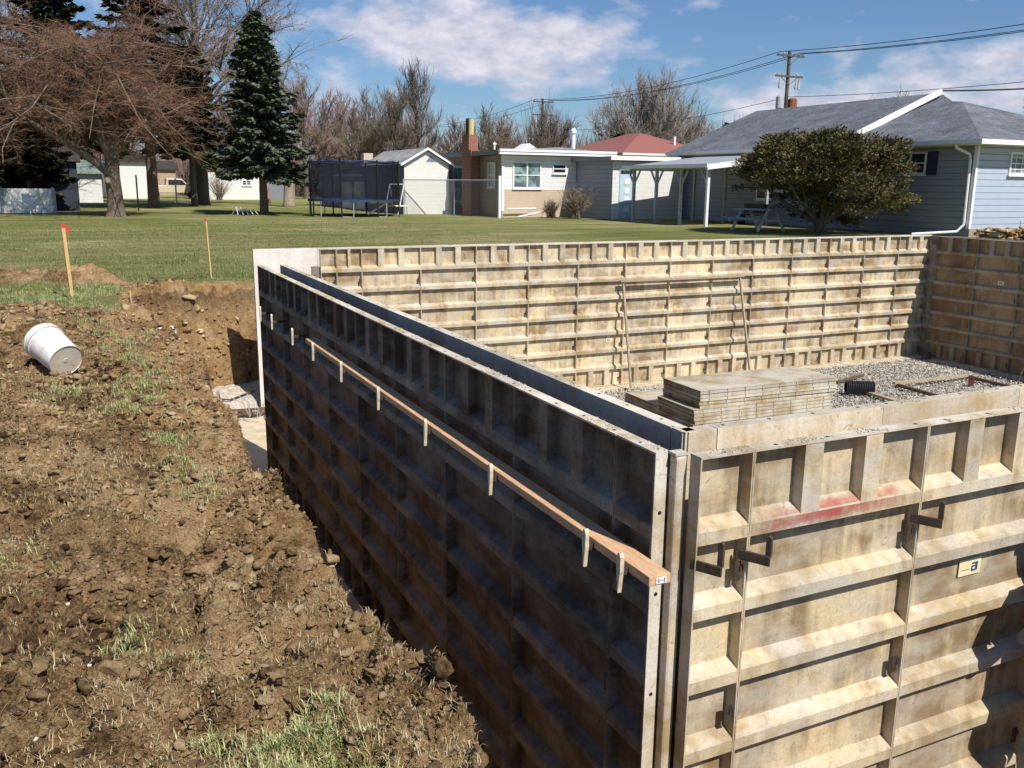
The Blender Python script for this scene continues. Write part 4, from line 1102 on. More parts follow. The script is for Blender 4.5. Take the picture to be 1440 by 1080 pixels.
# woodland understory
def thicket():
    r = np.random.default_rng(8); m = MB()
    for k in range(15000):
        az = r.uniform(-.25, 1.02); d = r.uniform(100, 132)
        x_, y_ = d * math.sin(az) - 1, d * math.cos(az); h_ = r.uniform(3.0, 8.6) * (1 + .4 * math.sin(az * 23) * math.sin(az * 61))
        lx, ly = r.normal(0, .9, 2)
        w_ = .03 + .05 * r.random()
        m.tube([(x_, y_, LAWN), (x_ + lx * .4, y_ + ly * .4, LAWN + h_ * .55), (x_ + lx, y_ + ly, LAWN + h_)], [w_, w_ * .7, w_ * .3], 3, False)
    o = m.build('far_woodland', M_TWIGPINK, fix=False); tag(o, 'low rosy brown brush of the far woodland along the horizon', 'woodland', kind='stuff')
thicket()

# ------------------------------------------------------------------ big yew bush
def bush():
    rs = random.Random(17)
    t = thing('yew_bush', 'large wide dark olive evergreen bush in front of the blue house', 'bush', (20.9, 20.3, LAWN))
    T = MB(); Lf = MB()
    for k in range(9):
        a = rs.uniform(0, 6.28); r_ = rs.uniform(.6, 2.2)
        T.tube([(0, 0, 0), (.15 * math.cos(a), .15 * math.sin(a), .4), (r_ * .6 * math.cos(a), r_ * .6 * math.sin(a), 1.1), (r_ * math.cos(a), r_ * math.sin(a), 1.9)], [.10, .075, .05, .025], 6, False)
    T.tube([(.02, -.12, 0), (.05, -.25, .55), (.22, -.3, 1.2)], [.05, .045, .03], 6, False)
    clumps = []
    while len(clumps) < 470:
        x_, y_ = rs.uniform(-1, 1), rs.uniform(-1, 1)
        if x_ * x_ + y_ * y_ > 1: continue
        rr = math.hypot(x_, y_)
        ztop = 2.05 + 1.05 * math.sqrt(max(0, 1 - rr ** 3)) + .22 * math.sin(x_ * 7 + 1) * math.cos(y_ * 6) + rs.uniform(-.3, .22)
        zbot = .25 + .25 * rr + rs.uniform(-.1, .5) + 1.15 * min(1, max(0, (-.15 - x_) / .3))
        z = ztop - abs(rs.gauss(0, .18)) if rs.random() < .38 else rs.uniform(zbot, ztop)
        clumps.append((x_ * 2.65, y_ * 2.4, z - .18 * max(0, rr - .7)))
    for (x_, y_, z) in clumps:
        R_ = rs.uniform(.24, .58)
        for j in range(175):
            v_ = Vector((rs.gauss(0, 1), rs.gauss(0, 1), rs.gauss(0, .55))); v_ = v_.normalized() * (rs.random() ** .4) * R_; v_.z *= .42
            c = Vector((x_, y_, z)) + v_
            o_ = (v_.normalized() + Vector((x_ * .12, y_ * .12, .35)) + Vector((rs.gauss(0, .35), rs.gauss(0, .35), rs.gauss(0, .25)))).normalized()
            s_ = rs.uniform(.03, .095); sd = o_.cross(Vector((rs.gauss(0, 1), rs.gauss(0, 1), rs.gauss(0, 1)))).normalized()
            Lf.poly([c - sd * s_ * .32, c + o_ * s_ * .3 + sd * s_ * .0 - sd * s_ * .36, c + o_ * s_ * 1.5, c + o_ * s_ * .3 + sd * s_ * .36])
    T.build('trunk', M_TRUNKG, t, smooth=True, fix=False); Lf.build('crown', M_YEW, t, fix=False)
bush()
# brush by the blue garage
def brush(name, lab, x_, y_, H, n, mat, seed, wr=.011):
    rs = random.Random(seed); m = MB()
    for k in range(n):
        a = rs.uniform(0, 6.28); r_ = rs.uniform(0, H * .6)
        b = Vector((rs.gauss(0, .12), rs.gauss(0, .12), 0)); e = Vector((r_ * math.cos(a), r_ * math.sin(a), H * rs.uniform(.45, 1.05)))
        m_ = b.lerp(e, .5) + Vector((0, 0, .1)); m.tube([b, m_, e], [wr, wr * .8, wr * .4], 3, False)
        for q_ in range(4):
            f = rs.uniform(.4, 1); p = b.lerp(e, f); m.tube([p, p + Vector((rs.gauss(0, .15), rs.gauss(0, .15), rs.uniform(.02, .25)))], [wr * .6, wr * .3], 3, False)
    t = thing(name, lab, 'shrub', (x_, y_, LAWN)); m.build('stems', mat, t, fix=False)
brush('bare_shrub', 'leafless tan twiggy shrub beside the corner of the blue garage', 19.15, 33.6, 1.45, 170, M_TWIGTAN, 3, .014)
brush('low_shrub', 'low dark leafless shrub left of the tan twiggy one', 18.4, 34.6, .75, 90, M_DARKWOOD, 4)
brush('bare_shrub', 'small leafless shrub against the far white outbuilding', 9.1, 73.5, 2.0, 90, M_TWIGTAN, 5, .02)

# ------------------------------------------------------------------ buildings
def wall_box(m, x0, x1, y0, y1, z0, z1): return m.box(x0, x1, y0, y1, z0, z1)
def window(parent, x, y, z0, z1, w, face, panes=2, glass=None, frame_w=.06, sill=True, grid=None):
    """face '-y': lies in plane y, spans x..x+w; face '-x': lies in plane x, spans y..y+w"""
    f = MB(); g = MB()
    def bx(mb, a0, a1, d0, d1, c0, c1):
        if face == '-y': mb.box(x + a0, x + a1, y - d1, y - d0, c0, c1)
        else: mb.box(x - d1, x - d0, y + a0, y + a1, c0, c1)
    bx(g, frame_w, w - frame_w, .004, .012, z0 + frame_w, z1 - frame_w)
    bx(f, 0, frame_w, 0.002, .05, z0, z1); bx(f, w - frame_w, w, 0.002, .05, z0, z1)
    bx(f, frame_w, w - frame_w, .002, .05, z1 - frame_w, z1); bx(f, frame_w, w - frame_w, .002, .05, z0, z0 + frame_w)
    for k in range(1, panes):
        c = w * k / panes; bx(f, c - .035, c + .035, .013, .048, z0 + frame_w, z1 - frame_w)
    zm = (z0 + z1) / 2; bx(f, frame_w, w - frame_w, .014, .044, zm - .02, zm + .02)
    if grid:
        for k in range(1, grid): c = w * k / grid; bx(f, c - .012, c + .012, .013, .03, z0 + frame_w, z1 - frame_w)
        for k in range(1, 4): c = z0 + (z1 - z0) * k / 4; bx(f, frame_w, w - frame_w, .0135, .0295, c - .012, c + .012)
    fo = f.build('window', M_WHITEP, parent)
    g.build('pane', glass or M_GLASS, fo)
    if sill:
        s = MB(); bx(s, -.04, w + .04, .0, .09, z0 - .05, z0 - .002); s.build('sill', M_WHITEP, fo)
    return fo

# --- white flat-roofed house with brick chimney
t = thing('white_house', 'low white house with a flat roof, brick chimney and curtained window', 'house')
hx0, hy0 = 16.4, 35.66
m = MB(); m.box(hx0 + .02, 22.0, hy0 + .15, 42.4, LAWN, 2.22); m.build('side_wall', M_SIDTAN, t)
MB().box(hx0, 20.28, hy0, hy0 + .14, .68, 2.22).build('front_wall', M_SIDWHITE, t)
MB().box(hx0 - .004, 20.28, hy0 - .02, hy0 + .14, LAWN, .678).build('stone_band', M_SIDPEACH, t)
MB().box(hx0 - .03, hx0 + .09, hy0 - .03, hy0 + .06, -.3, 2.22).build('corner_trim', M_WHITEP, t)
m = MB(); m.box(hx0 - .35, 22.2, hy0 - .42, 42.7, 2.34, 2.42); m.prism([(hx0 - .3, 2.42), (22.1, 2.42), (19.3, 2.62)], 'y', hy0 - .3, 42.5)
rf = m.build('roof', plain('grey_flat_roofing', (.26, .26, .26), .9), t)
m = MB(); m.box(hx0 - .36, 22.22, hy0 - .47, hy0 - .425, 2.235, 2.345); m.box(hx0 - .36, 22.22, hy0 - .50, hy0 - .425, 2.36, 2.47); m.build('gutter', M_WHITEP, t)
MB().box(hx0 - .40, hx0 - .355, hy0 - .42, 42.7, 2.22, 2.44).build('side_fascia', plain('grey_fascia', (.22, .23, .22), .7), t)
MB().box(hx0 - .3, 22.1, hy0 - .40, hy0 - .01, 2.24, 2.335).build('soffit', M_WHITET, t)
ch = MB(); ch.box(hx0 - .46, hx0 + .0, 38.25, 39.35, LAWN, 2.5); ch.box(hx0 - .46, hx0, 38.5, 39.35, 2.5, 3.22)
cho = ch.build('chimney', M_BRICK, t)
MB().tube([(hx0 - .22, 38.8, 3.22), (hx0 - .22, 38.8, 3.95)], .13, 14).build('flue', plain('yellow_flue_tile', (.62, .48, .20), .7), cho, smooth=False)
MB().tube([(hx0 - .2, 39.18, 3.22), (hx0 - .2, 39.18, 4.0)], .12, 12).build('flue', M_BLACKP, cho)
window(t, 16.93, hy0, .72, 1.93, 1.46, '-y', 2, M_CURTAIN)
m = MB(); window(t, 19.0, hy0, 1.42, 1.86, .72, '-y', 1, M_GLASS, .05)
window(t, hx0, 36.4, .75, 1.9, .8, '-x', 1)
d = MB(); d.box(hx0 - .03, hx0 + .01, 40.3, 41.55, -.05, 1.8); dd = d.build('patio_door', M_WHITEP, t)
MB().box(hx0 - .045, hx0 - .032, 40.42, 40.88, .08, 1.7).box(hx0 - .045, hx0 - .032, 40.97, 41.43, .08, 1.7).build('pane', M_CURTAIN, dd)
m = MB(); m.tube([(21.4, 38, 2.4), (21.4, 38, 3.45)], .10, 12); vp = m.build('vent_pipe', M_WHITEP, t); MB().tube([(21.4, 38, 3.42), (21.4, 38, 3.55), (21.4, 38, 3.68)], [.15, .15, .04], 12).build('cap', M_WHITEP, vp)
m = MB(); m.box(18.2, 19.2, 37.5, 38.4, 2.45, 2.56); m.prism([(18.2, 2.56), (19.2, 2.56), (18.7, 2.85)], 'y', 37.5, 38.4); m.build('roof_vent', M_WHITEP, t)
m = MB(); m.tube([(16.7, 37.2, 2.45), (16.7, 37.2, 2.85)], .04, 8); m.tube([(16.62, 37.2, 2.75), (16.78, 37.2, 2.75)], .04, 8); m.build('vent_stub', M_WHITEP, t)
m = MB(); m.box(15.6, 16.38, 40.0, 41.8, LAWN, -.22); m.box(15.3, 15.6, 40.0, 41.8, LAWN, -.42); m.build('step', plain('dark_steps', (.07, .07, .08), .9), t)
m = MB(); m.tube([(16.5, 35.4, -.20), (18.0, 35.4, -.18)], .035, 8); m.tube([(16.9, 35.0, -.55), (18.6, 34.9, -.22)], .04, 8)
o = m.build('downspout_pipe', M_WHITEP); tag(o, 'white downspout extension pipes along the base of the white house', 'pipe')

# --- cream shed
t = thing('cream_shed', 'small gabled shed with cream front and light grey roof, left of the white house', 'shed')
sx0, sx1, sy = 13.3, 15.62, 40.38
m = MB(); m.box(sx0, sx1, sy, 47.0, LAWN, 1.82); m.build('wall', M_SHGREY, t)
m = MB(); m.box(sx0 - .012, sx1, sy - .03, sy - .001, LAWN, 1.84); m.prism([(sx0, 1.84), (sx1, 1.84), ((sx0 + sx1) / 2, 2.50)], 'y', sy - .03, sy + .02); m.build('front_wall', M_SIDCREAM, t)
xm = (sx0 + sx1) / 2
m = MB(); m.prism([(sx0 - .22, 1.76), (xm, 2.56), (xm, 2.62), (sx0 - .22, 1.82)], 'y', sy - .2, 47.2); m.prism([(sx1 + .22, 1.76), (xm, 2.56), (xm, 2.62), (sx1 + .22, 1.82)], 'y', sy - .2, 47.2); m.build('roof', M_SHINGLEL, t)
m = MB(); m.prism([(sx0 - .24, 1.72), (xm, 2.52), (xm, 2.63), (sx0 - .24, 1.83)], 'y', sy - .24, sy - .202); m.prism([(sx1 + .24, 1.72), (xm, 2.52), (xm, 2.63), (sx1 + .24, 1.83)], 'y', sy - .24, sy - .202); m.build('rake_board', M_WHITEP, t)
m = MB(); m.prism([(xm - .05, 1.95), (xm + .5, 1.95), (xm + .22, 2.25)], 'y', sy - .045, sy - .031); m.build('gable_vent', plain('blue_grey_vent', (.20, .24, .30), .7), t)
# --- long low building behind it
t = thing('long_outbuilding', 'long low dark-sided outbuilding with white doors behind the trampoline', 'outbuilding')
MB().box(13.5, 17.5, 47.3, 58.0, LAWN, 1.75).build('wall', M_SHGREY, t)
MB().box(13.3, 17.6, 47.25, 58.2, 1.75, 1.95).build('roof', M_SHINGLEL, t)
for y_ in (47.8, 50.4): MB().box(13.44, 13.495, y_, y_ + 2.1, LAWN, .95).build('door', M_WHITEP, t)
MB().box(13.44, 13.495, 48.0, 55.0, 1.28, 1.38).build('trim_board', M_WHITET, t)
for y_, h_ in ((55.0, .8), (51.5, .5)):
    c = MB().box(15.6, 16.2, y_, y_ + .6, 1.95, 1.95 + h_).build('chimney', plain('tan_chimney', (.55, .46, .34), .8), t)

# --- blue-grey garage
t = thing('blue_garage', 'pale blue garage with a blue panelled door and flat white-edged roof', 'garage')
gx0, gy0 = 20.3, 32.43
MB().box(gx0, 23.9, gy0, 36.0, LAWN, 2.0).build('wall', M_SIDGREY, t)
MB().box(gx0 + .004, 23.9, gy0 - .02, gy0 - .001, LAWN, 1.95).build('front_wall', M_SIDWHITE, t)
m = MB(); m.box(gx0 - .3, 24.1, gy0 - .35, 36.3, 2.0, 2.08); m.build('roof', plain('grey_flat_roof', (.22, .22, .23), .9), t)
m = MB(); m.box(gx0 - .32, 24.1, gy0 - .39, gy0 - .352, 2.0, 2.18); m.build('front_fascia', M_WHITEP, t)
MB().box(gx0 - .34, gx0 - .302, gy0 - .34, 36.3, 1.98, 2.16).build('side_fascia', plain('grey_fascia_board', (.25, .26, .27), .7), t)
d = MB(); d.box(20.66, 21.42, gy0 - .06, gy0 - .021, -.52, 1.6); dd = d.build('door', M_DOORBLUE, t)
m = MB(); m.box(20.70, 21.38, gy0 - .075, gy0 - .061, 1.42, 1.58); m.build('transom', M_GLASS, dd)
m = MB()
for k in range(4): m.box(20.92, 21.18, gy0 - .078, gy0 - .061, -.25 + k * .40, .0 + k * .40)
m.build('panel', M_WHITEP, dd)

# --- red roofed house
t = thing('red_roof_house', 'white house with red metal hip roof seen above the blue garage', 'house')
A = (30.6, 47.6); zE, zP = 2.92, 4.72
E = [(30.3, 47.4), (38.5, 47.4), (38.5, 58.0), (30.3, 58.0)]
zP = 4.45; r1, r2 = (34.3, 51.6, zP), (34.6, 53.9, zP)
m = MB()
e = [(x_, y_, zE) for x_, y_ in E]
m.poly([e[0], e[1], r1]); m.poly([e[1], e[2], r2, r1]); m.poly([e[2], e[3], r2]); m.poly([e[3], e[0], r1, r2]); m.poly([e[0], e[3], e[2], e[1]])
m.build('roof', M_REDROOF, t, fix=True)
MB().box(30.7, 38.1, 47.8, 57.6, LAWN, 2.9).build('wall', M_SIDWHITE, t)
MB().tube([(35.6, 49.3, 3.4), (35.6, 49.3, 4.15)], .09, 8).build('vent_pipe', M_WHITEP, t)
MB().box(30.28, 38.52, 47.35, 47.40, 2.80, 2.93).build('fascia', M_WHITET, t)

# --- pergola / patio cover
t = thing('patio_cover', 'white lean-to patio cover on braced posts beside the blue house', 'patio cover')
px_ = 20.2
for k, y_ in enumerate((30.5, 28.83, 27.15, 25.47)):
    pm = MB().box(px_ - .055, px_ + .055, y_ - .055, y_ + .055, LAWN, 1.55).build('post', M_WHITEP if k == 3 else M_GREYT, t)
    m = MB()
    for s_ in (-1, 1):
        if k == 3 and s_ == -1: continue
        m.bar((px_, y_ + s_ * .05, 1.0), (px_, y_ + s_ * .42, 1.52), .05, .07)
    m.build('brace', M_GREYT, pm)
MB().box(px_ - .05, px_ + .05, 25.3, 30.8, 1.551, 1.70).build('beam', M_GREYT, t)
m = MB(); m.prism([(px_ - .3, 1.66), (24.0, 2.16), (24.0, 2.20), (px_ - .3, 1.70)], 'y', 25.2, 31.0); m.build('roof_sheet', M_GALV, t)
m = MB(); m.prism([(px_ - .3, 1.52), (24.3, 2.02), (24.3, 2.22), (px_ - .3, 1.72)], 'y', 25.14, 25.19); m.build('end_fascia', M_WHITEP, t)
m = MB(); m.box(px_ - .34, px_ - .302, 25.14, 31.0, 1.60, 1.74); m.build('gutter', M_WHITEP, t)
for y_ in (30.3, 28.2, 25.6):
    MB().box(23.2, 23.3, y_, y_ + .1, LAWN, 2.0).build('post', M_GREYT, t)

# --- blue house
t = thing('blue_house', 'long single-storey pale blue house with slate grey hipped roof', 'house')
bx0, by0 = 24.4, 17.41
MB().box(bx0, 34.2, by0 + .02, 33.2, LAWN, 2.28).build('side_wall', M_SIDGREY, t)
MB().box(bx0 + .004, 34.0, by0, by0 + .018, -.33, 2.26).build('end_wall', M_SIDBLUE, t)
MB().box(bx0 - .012, bx0 + .09, by0 - .014, by0 + .10, -.33, 2.26).build('corner_trim', M_WHITEP, t)
MB().box(bx0 + .01, 34.2, by0 - .03, by0 + .3, -.75, -.332).build('foundation', plain('tan_block', (.40, .32, .24), .9, .3, 5), t)
zE = 2.42
ex0, ey0 = 23.85, 16.9
# main roof (ridge along y) and lower hipped end
m = MB()
rzM = 4.40; rxM = 29.0
m.poly([(ex0, 22.9, zE), (rxM, 22.9, rzM + .12), (rxM, 33.4, rzM + .12), (ex0, 33.4, zE)]); m.poly([(34.3, 33.4, zE), (rxM, 33.4, rzM + .12), (rxM, 22.9, rzM + .12), (34.3, 22.9, zE)])
m.poly([(ex0, 22.9, zE - .02), (34.3, 22.9, zE - .02), (rxM, 22.9, rzM + .1)]); m.poly([(ex0, 33.4, zE), (rxM, 33.4, rzM + .12), (34.3, 33.4, zE)])
m.build('main_roof', M_SHINGLE, t)
hx_, hy_, hz_ = 28.05, 21.1, 4.02
m = MB()
m.poly([(ex0, ey0, zE), (hx_, hy_, hz_), (hx_ + .6, 22.95, hz_ + .18), (ex0, 22.95, zE)]); m.poly([(ex0, ey0, zE), (33.6, ey0, zE), (hx_, hy_, hz_)])
m.poly([(33.6, ey0, zE), (34.3, 22.95, zE), (hx_ + .6, 22.95, hz_ + .18), (hx_, hy_, hz_)])
m.build('hipped_roof', M_SHINGLE, t, fix=False)
m = MB(); a_, b_ = Vector((ex0 + .0, 22.84, zE + .02)), Vector((rxM, 22.84, rzM + .16))
m.bar(a_, b_, .10, .20); m.build('rake_board', M_WHITEP, t)
m = MB(); m.box(ex0 - .10, ex0 - .002, 16.9, 33.4, 2.30, 2.425); m.build('gutter', M_WHITET, t)
m = MB(); m.box(ex0 - .10, 33.6, ey0 - .10, ey0 - .002, 2.28, 2.425); m.build('end_gutter', M_WHITEP, t)
m = MB(); m.box(ex0, 33.6, ey0, by0 - .002, 2.27, 2.31); m.box(ex0, bx0 - .002, ey0 + .6, 33.4, 2.27, 2.31); m.build('soffit', M_WHITET, t)
m = MB(); m.tube([(ex0 - .05, 17.75, 2.3), (ex0 + .0, 17.75, 2.18), (bx0 - .08, 17.62, 2.0), (bx0 - .07, 17.58, 1.8), (bx0 - .07, 17.55, -.2), (bx0 - .3, 17.6, -.42), (bx0 - 1.5, 18.3, -.52)], .045, 8); m.build('downspout', M_WHITEP, t)
w_ = window(t, bx0, 19.28, 1.38, 2.12, 1.3, '-x', 2)
MB().box(bx0 - .035, bx0 - .002, 18.84, 19.24, 1.36, 2.12).build('shutter', M_SHUTTER, t)
window(t, 25.95, by0, 1.38, 2.1, 1.2, '-y', 1, M_CURTAIN, .07, True, 4)
window(t, bx0, 25.6, .75, 1.8, .85, '-x', 1); window(t, bx0, 26.7, .4, 1.8, .9, '-x', 1)
MB().tube([(26.6, 17.2, -.30), (26.6, 17.2, -.1)], .02, 6).build('spigot', M_GALV, t)

# soil bank and rubble next to the blue house
n = 700; x = rng.uniform(24.3, 29.5, n); y = rng.uniform(15.2, 17.2, n)
o = rocks('rubble', np.stack([x, y, LAWN + .12 + rng.uniform(-.1, .16, n)], -1), rng.uniform(.04, .15, n), M_CLOD, 14, .5, jit=.5); tag(o, 'brown dirt and rubble heaped along the base of the blue house', 'rubble', kind='stuff')
t = thing('wood_offcut', 'tan wooden block lying at the base of the blue house corner', 'block', (24.15, 16.3, -.52)); MB().bar((0, 0, .08), (.75, .1, .16), .3, .16).build('block', M_OLDWOOD, t)

# --- picnic table
t = thing('picnic_table', 'weathered grey picnic table with benches under the patio cover side of the bush', 'picnic table', (20.35, 22.7, LAWN), R(95))
m = MB()
for k in range(5): m.box(-.9, .9, -.37 + k * .15, -.37 + k * .15 + .14, .72, .755)
m.build('table_top', M_GREYT, t, bevel=.004)
for s_ in (-1, 1):
    m = MB(); m.box(-.9, .9, s_ * .72 - .13, s_ * .72 + .13, .43, .465); m.build('bench_seat', M_GREYT, t, bevel=.004)
for xx in (-.62, .62):
    m = MB(); m.bar((xx, -.65, 0), (xx, -.2, .72), .04, .09); m.bar((xx, .65, 0), (xx, .2, .72), .04, .09); m.bar((xx, -.8, .38), (xx, .8, .38), .04, .09); m.build('leg_frame', M_WHITET, t)
t = thing('patio_bench', 'dark low bench under the patio cover against the wall', 'bench', (23.0, 26.2, LAWN), R(90))
MB().box(-.7, .7, -.2, .2, .40, .46).build('seat', M_BLACKP, t); MB().box(-.7, .7, -.24, -.2, .48, .85).build('backrest', M_BLACKP, t)
for s_ in (-1, 1): MB().box(s_ * .6 - .03, s_ * .6 + .03, -.18, .18, 0, .40).build('leg', M_BLACKP, t)

# --- trampoline
t = thing('trampoline', 'round trampoline with dark blue safety netting on the lawn', 'trampoline', (10.35, 38.9, LAWN))
Rt = 2.08; NS = 40
def ring(z, r_, w_, h_, mb):
    for k in range(NS):
        a0, a1 = 2 * math.pi * k / NS, 2 * math.pi * (k + 1) / NS
        c = [(rr * math.cos(a), rr * math.sin(a), zz) for a in (a0, a1) for rr in (r_, r_ + w_) for zz in (z, z + h_)]
        mb.poly([c[1], c[3], c[7], c[5]]); mb.poly([c[0], c[4], c[6], c[2]]); mb.poly([c[2], c[6], c[7], c[3]]); mb.poly([c[0], c[1], c[5], c[4]])
m = MB(); ring(.68, Rt - .25, .3, .09, m); m.build('pad', M_NAVY, t)
m = MB(); m.poly([((Rt - .26) * math.cos(2 * math.pi * k / NS), (Rt - .26) * math.sin(2 * math.pi * k / NS), .70) for k in range(NS)]); m.build('jumping_mat', M_BLACKP, t)
m = MB()
for k in range(NS):
    a0, a1 = 2 * math.pi * k / NS, 2 * math.pi * (k + 1) / NS; r_ = Rt - .05
    sag = .05 * abs(math.sin(4 * a0)); sag1 = .05 * abs(math.sin(4 * a1))
    m.poly([(r_ * math.cos(a0), r_ * math.sin(a0), .77), (r_ * math.cos(a1), r_ * math.sin(a1), .77), (r_ * math.cos(a1), r_ * math.sin(a1), 2.45 - sag1), (r_ * math.cos(a0), r_ * math.sin(a0), 2.45 - sag)])
m.build('netting', M_NET, t, fix=False)
m = MB(); pts = [((Rt - .04) * math.cos(2 * math.pi * k / NS), (Rt - .04) * math.sin(2 * math.pi * k / NS), 2.46 - .05 * abs(math.sin(4 * 2 * math.pi * k / NS))) for k in range(NS + 1)]; m.tube(pts, .035, 5); m.build('top_hem', M_NAVY, t)
for k in range(8):
    a = 2 * math.pi * (k + .3) / 8; c, s_ = math.cos(a), math.sin(a)
    MB().tube([((Rt + .02) * c, (Rt + .02) * s_, 0.0), ((Rt + .02) * c, (Rt + .02) * s_, 2.5)], .035, 8).build('net_pole', M_BLACKP, t)
    MB().tube([((Rt - .02) * c, (Rt - .02) * s_, .02), ((Rt - .02) * math.cos(a + .25), (Rt - .02) * math.sin(a + .25), .02), ((Rt - .02) * math.cos(a + .25), (Rt - .02) * math.sin(a + .25), .68)], .025, 6).build('leg', M_GALV, t)
t = thing('swing_frame', 'white tubular swing frame standing beside the trampoline', 'swing', (12.55, 39.2, LAWN))
for s_ in (-.35, .35):
    MB().tube([(s_ - .35, 0, 0), (s_, .1, 1.45), (s_ + .35, .6, 0)], .03, 8).build('leg', M_WHITEP, t)
MB().tube([(-.35, .1, 1.45), (.35, .1, 1.45)], .03, 8).build('cross_bar', M_GREYT, t)
MB().box(-.6, .5, -.05, .3, .42, .47).build('seat', M_WHITEP, t)
t = thing('scrap_ladder', 'white ladder lying crosswise against the trampoline legs', 'ladder', (11.3, 37.7, LAWN))
MB().bar((-.7, 0, .1), (.5, .2, .75), .03, .07).build('rail', M_WHITEP, t); MB().bar((-.6, 0, .62), (.55, .1, .66), .03, .06).build('rail', M_WHITEP, t)
MB().bar((-.2, 0, .05), (-.2, 0, .65), .10, .05).build('rung', M_WHITEP, t)

# --- chain link fence
t = thing('chain_link_fence', 'grey chain-link fence with a top rail in front of the white house', 'fence')
fp = [(15.94, 34.95), (15.2, 38.6), (13.15, 40.1)]
for k, (x_, y_) in enumerate(fp):
    if k == 0: MB().box(x_ - .06, x_ + .06, y_ - .06, y_ + .06, LAWN - .05, 1.28).build('post', M_WHITEP, t)
    else: MB().tube([(x_, y_, LAWN - .05), (x_, y_, 1.12)], .035, 8).build('post', M_GALV, t)
MB().tube([(p_[0], p_[1], 1.08) for p_ in fp], .026, 8).build('top_rail', M_GALV, t)
m = MB()
for a_, b_ in zip(fp[:-1], fp[1:]): m.poly([(*a_, LAWN), (*b_, LAWN), (*b_, 1.06), (*a_, 1.06)])
m.build('wire_mesh', M_CHAIN, t, fix=False)

# --- far left: dark shed, white low fence, outbuildings
t = thing('dark_shed', 'dark slate shed under the evergreens behind the white low fence', 'shed')
MB().box(-11.5, -1.15, 48.4, 52.0, LAWN, 1.85).build('wall', M_SLATEP, t)
MB().prism([(48.1, 1.8), (52.3, 1.8), (50.2, 2.7)], 'x', -11.8, -.95).build('roof', M_SHINGLED, t)
t = thing('low_white_fence', 'low white board fence dappled by tree shade at the far left', 'fence')
MB().box(-10.6, -2.15, 44.6, 44.68, LAWN, .50).build('board_panel', M_SIDWHITE, t)
for k in range(5): MB().box(-2.3 - k * 2.1, -2.18 - k * 2.1, 44.52, 44.59, LAWN, .56).build('post', M_GREYT, t)
def outb(name, lab, x0, x1, y0, y1, h_, roofm, wallm, ridge=.9, axis_='x'):
    t = thing(name, lab, 'outbuilding', group='small outbuildings beyond the lawn')
    MB().box(x0, x1, y0, y1, LAWN - .3, LAWN + h_).build('wall', wallm, t)
    zz = LAWN + h_
    if axis_ == 'x': MB().prism([(y0 - .3, zz - .02), (y1 + .3, zz - .02), ((y0 + y1) / 2, zz + ridge)], 'x', x0 - .3, x1 + .3).build('roof', roofm, t)
    else: MB().prism([(x0 - .3, zz - .02), (x1 + .3, zz - .02), ((x0 + x1) / 2, zz + ridge)], 'y', y0 - .3, y1 + .3).build('roof', roofm, t)
    return t
outb('outbuilding', 'small white outbuilding with greenish roof left of the reddish tree trunk', -1.1, .35, 65, 69, 1.9, plain('greenish_roof', (.20, .25, .20), .8), M_SIDWHITE)
outb('outbuilding', 'white outbuilding right of the reddish tree trunk', 1.0, 4.9, 79, 86, 3.0, M_SHINGLED, M_SIDWHITE, 1.0, 'y')
t = outb('outbuilding', 'white garage with small window behind the blue spruce', 8.25, 12.6, 75.5, 82, 2.55, M_SHINGLED, M_SIDWHITE, 1.3)
window(t, 11.2, 75.5, .55, 1.0, .75, '-y', 2, None, .07)
MB().box(8.2, 8.245, 75.6, 82, LAWN, LAWN + 2.5).build('shade_sheet', M_SHGREY, t)  # grey sheet paints shade onto the white garage's left side
outb('outbuilding', 'grey open-fronted lean-to right of the white garage', 12.9, 15.6, 75.8, 80, 2.2, M_SHINGLEL, M_SHGREY, .7)
outb('outbuilding', 'tan low building behind the beige truck', 4.9, 8.2, 98, 104, 2.6, M_SHINGLED, plain('tan_wall', (.45, .33, .25), .8), .9)
outb('outbuilding', 'white cottage wall behind the tree trunk, farther left', -4.5, -1.6, 72, 78, 2.2, M_SHINGLED, M_SIDWHITE, .9)
# pickup truck
t = thing('pickup_truck', 'beige pickup truck parked beyond the lawn beside the white garage', 'pickup truck', (6.4, 82.5, LAWN), R(0))
m = MB(); m.prism([(-2.3, .45), (2.6, .45), (2.6, .95), (1.3, 1.05), (.75, 1.65), (-.5, 1.68), (-.6, 1.1), (-2.3, 1.08)], 'y', -.85, .85); m.build('body', M_BEIGECAR, t, bevel=.05)
m = MB(); m.prism([(-.38, 1.14), (1.12, 1.12), (.7, 1.56), (-.36, 1.58)], 'y', -.865, .865); m.build('window', M_GLASS, t)
for x_ in (-1.5, 1.6):
    for s_ in (-.8, .8):
        w_ = MB().tube([(x_, s_ - .1, .36), (x_, s_ + .1, .36)], .36, 16).build('wheel', M_BLACKP, t); MB().tube([(x_, s_ - .115, .36), (x_, s_ + .115, .36)], .19, 12).build('rim', M_GALV, w_)
# trunk of cut tree
t = thing('tree_snag', 'pale tan bare tree trunk right of the blue spruce', 'tree', (10.6, 54.5, LAWN))
MB().tube([(0, 0, -.1), (0, 0, .2), (.03, 0, 1.3), (.0, 0, 2.6), (.1, 0, 4.2)], [.5, .36, .3, .27, .18], 12).build('trunk', M_BARKL, t, smooth=True)
m = MB(); r_ = random.Random(2)
for k in range(26):
    a = r_.uniform(0, 6.28); z = r_.uniform(2.4, 4.2); p0 = Vector((.05, 0, z)); p1 = p0 + Vector((math.cos(a), math.sin(a), r_.uniform(.2, 1.3))) * r_.uniform(.6, 1.6); m.tube([p0, p1], [.04, .012], 4)
m.build('limb', M_TWIGTAN, t, fix=False)
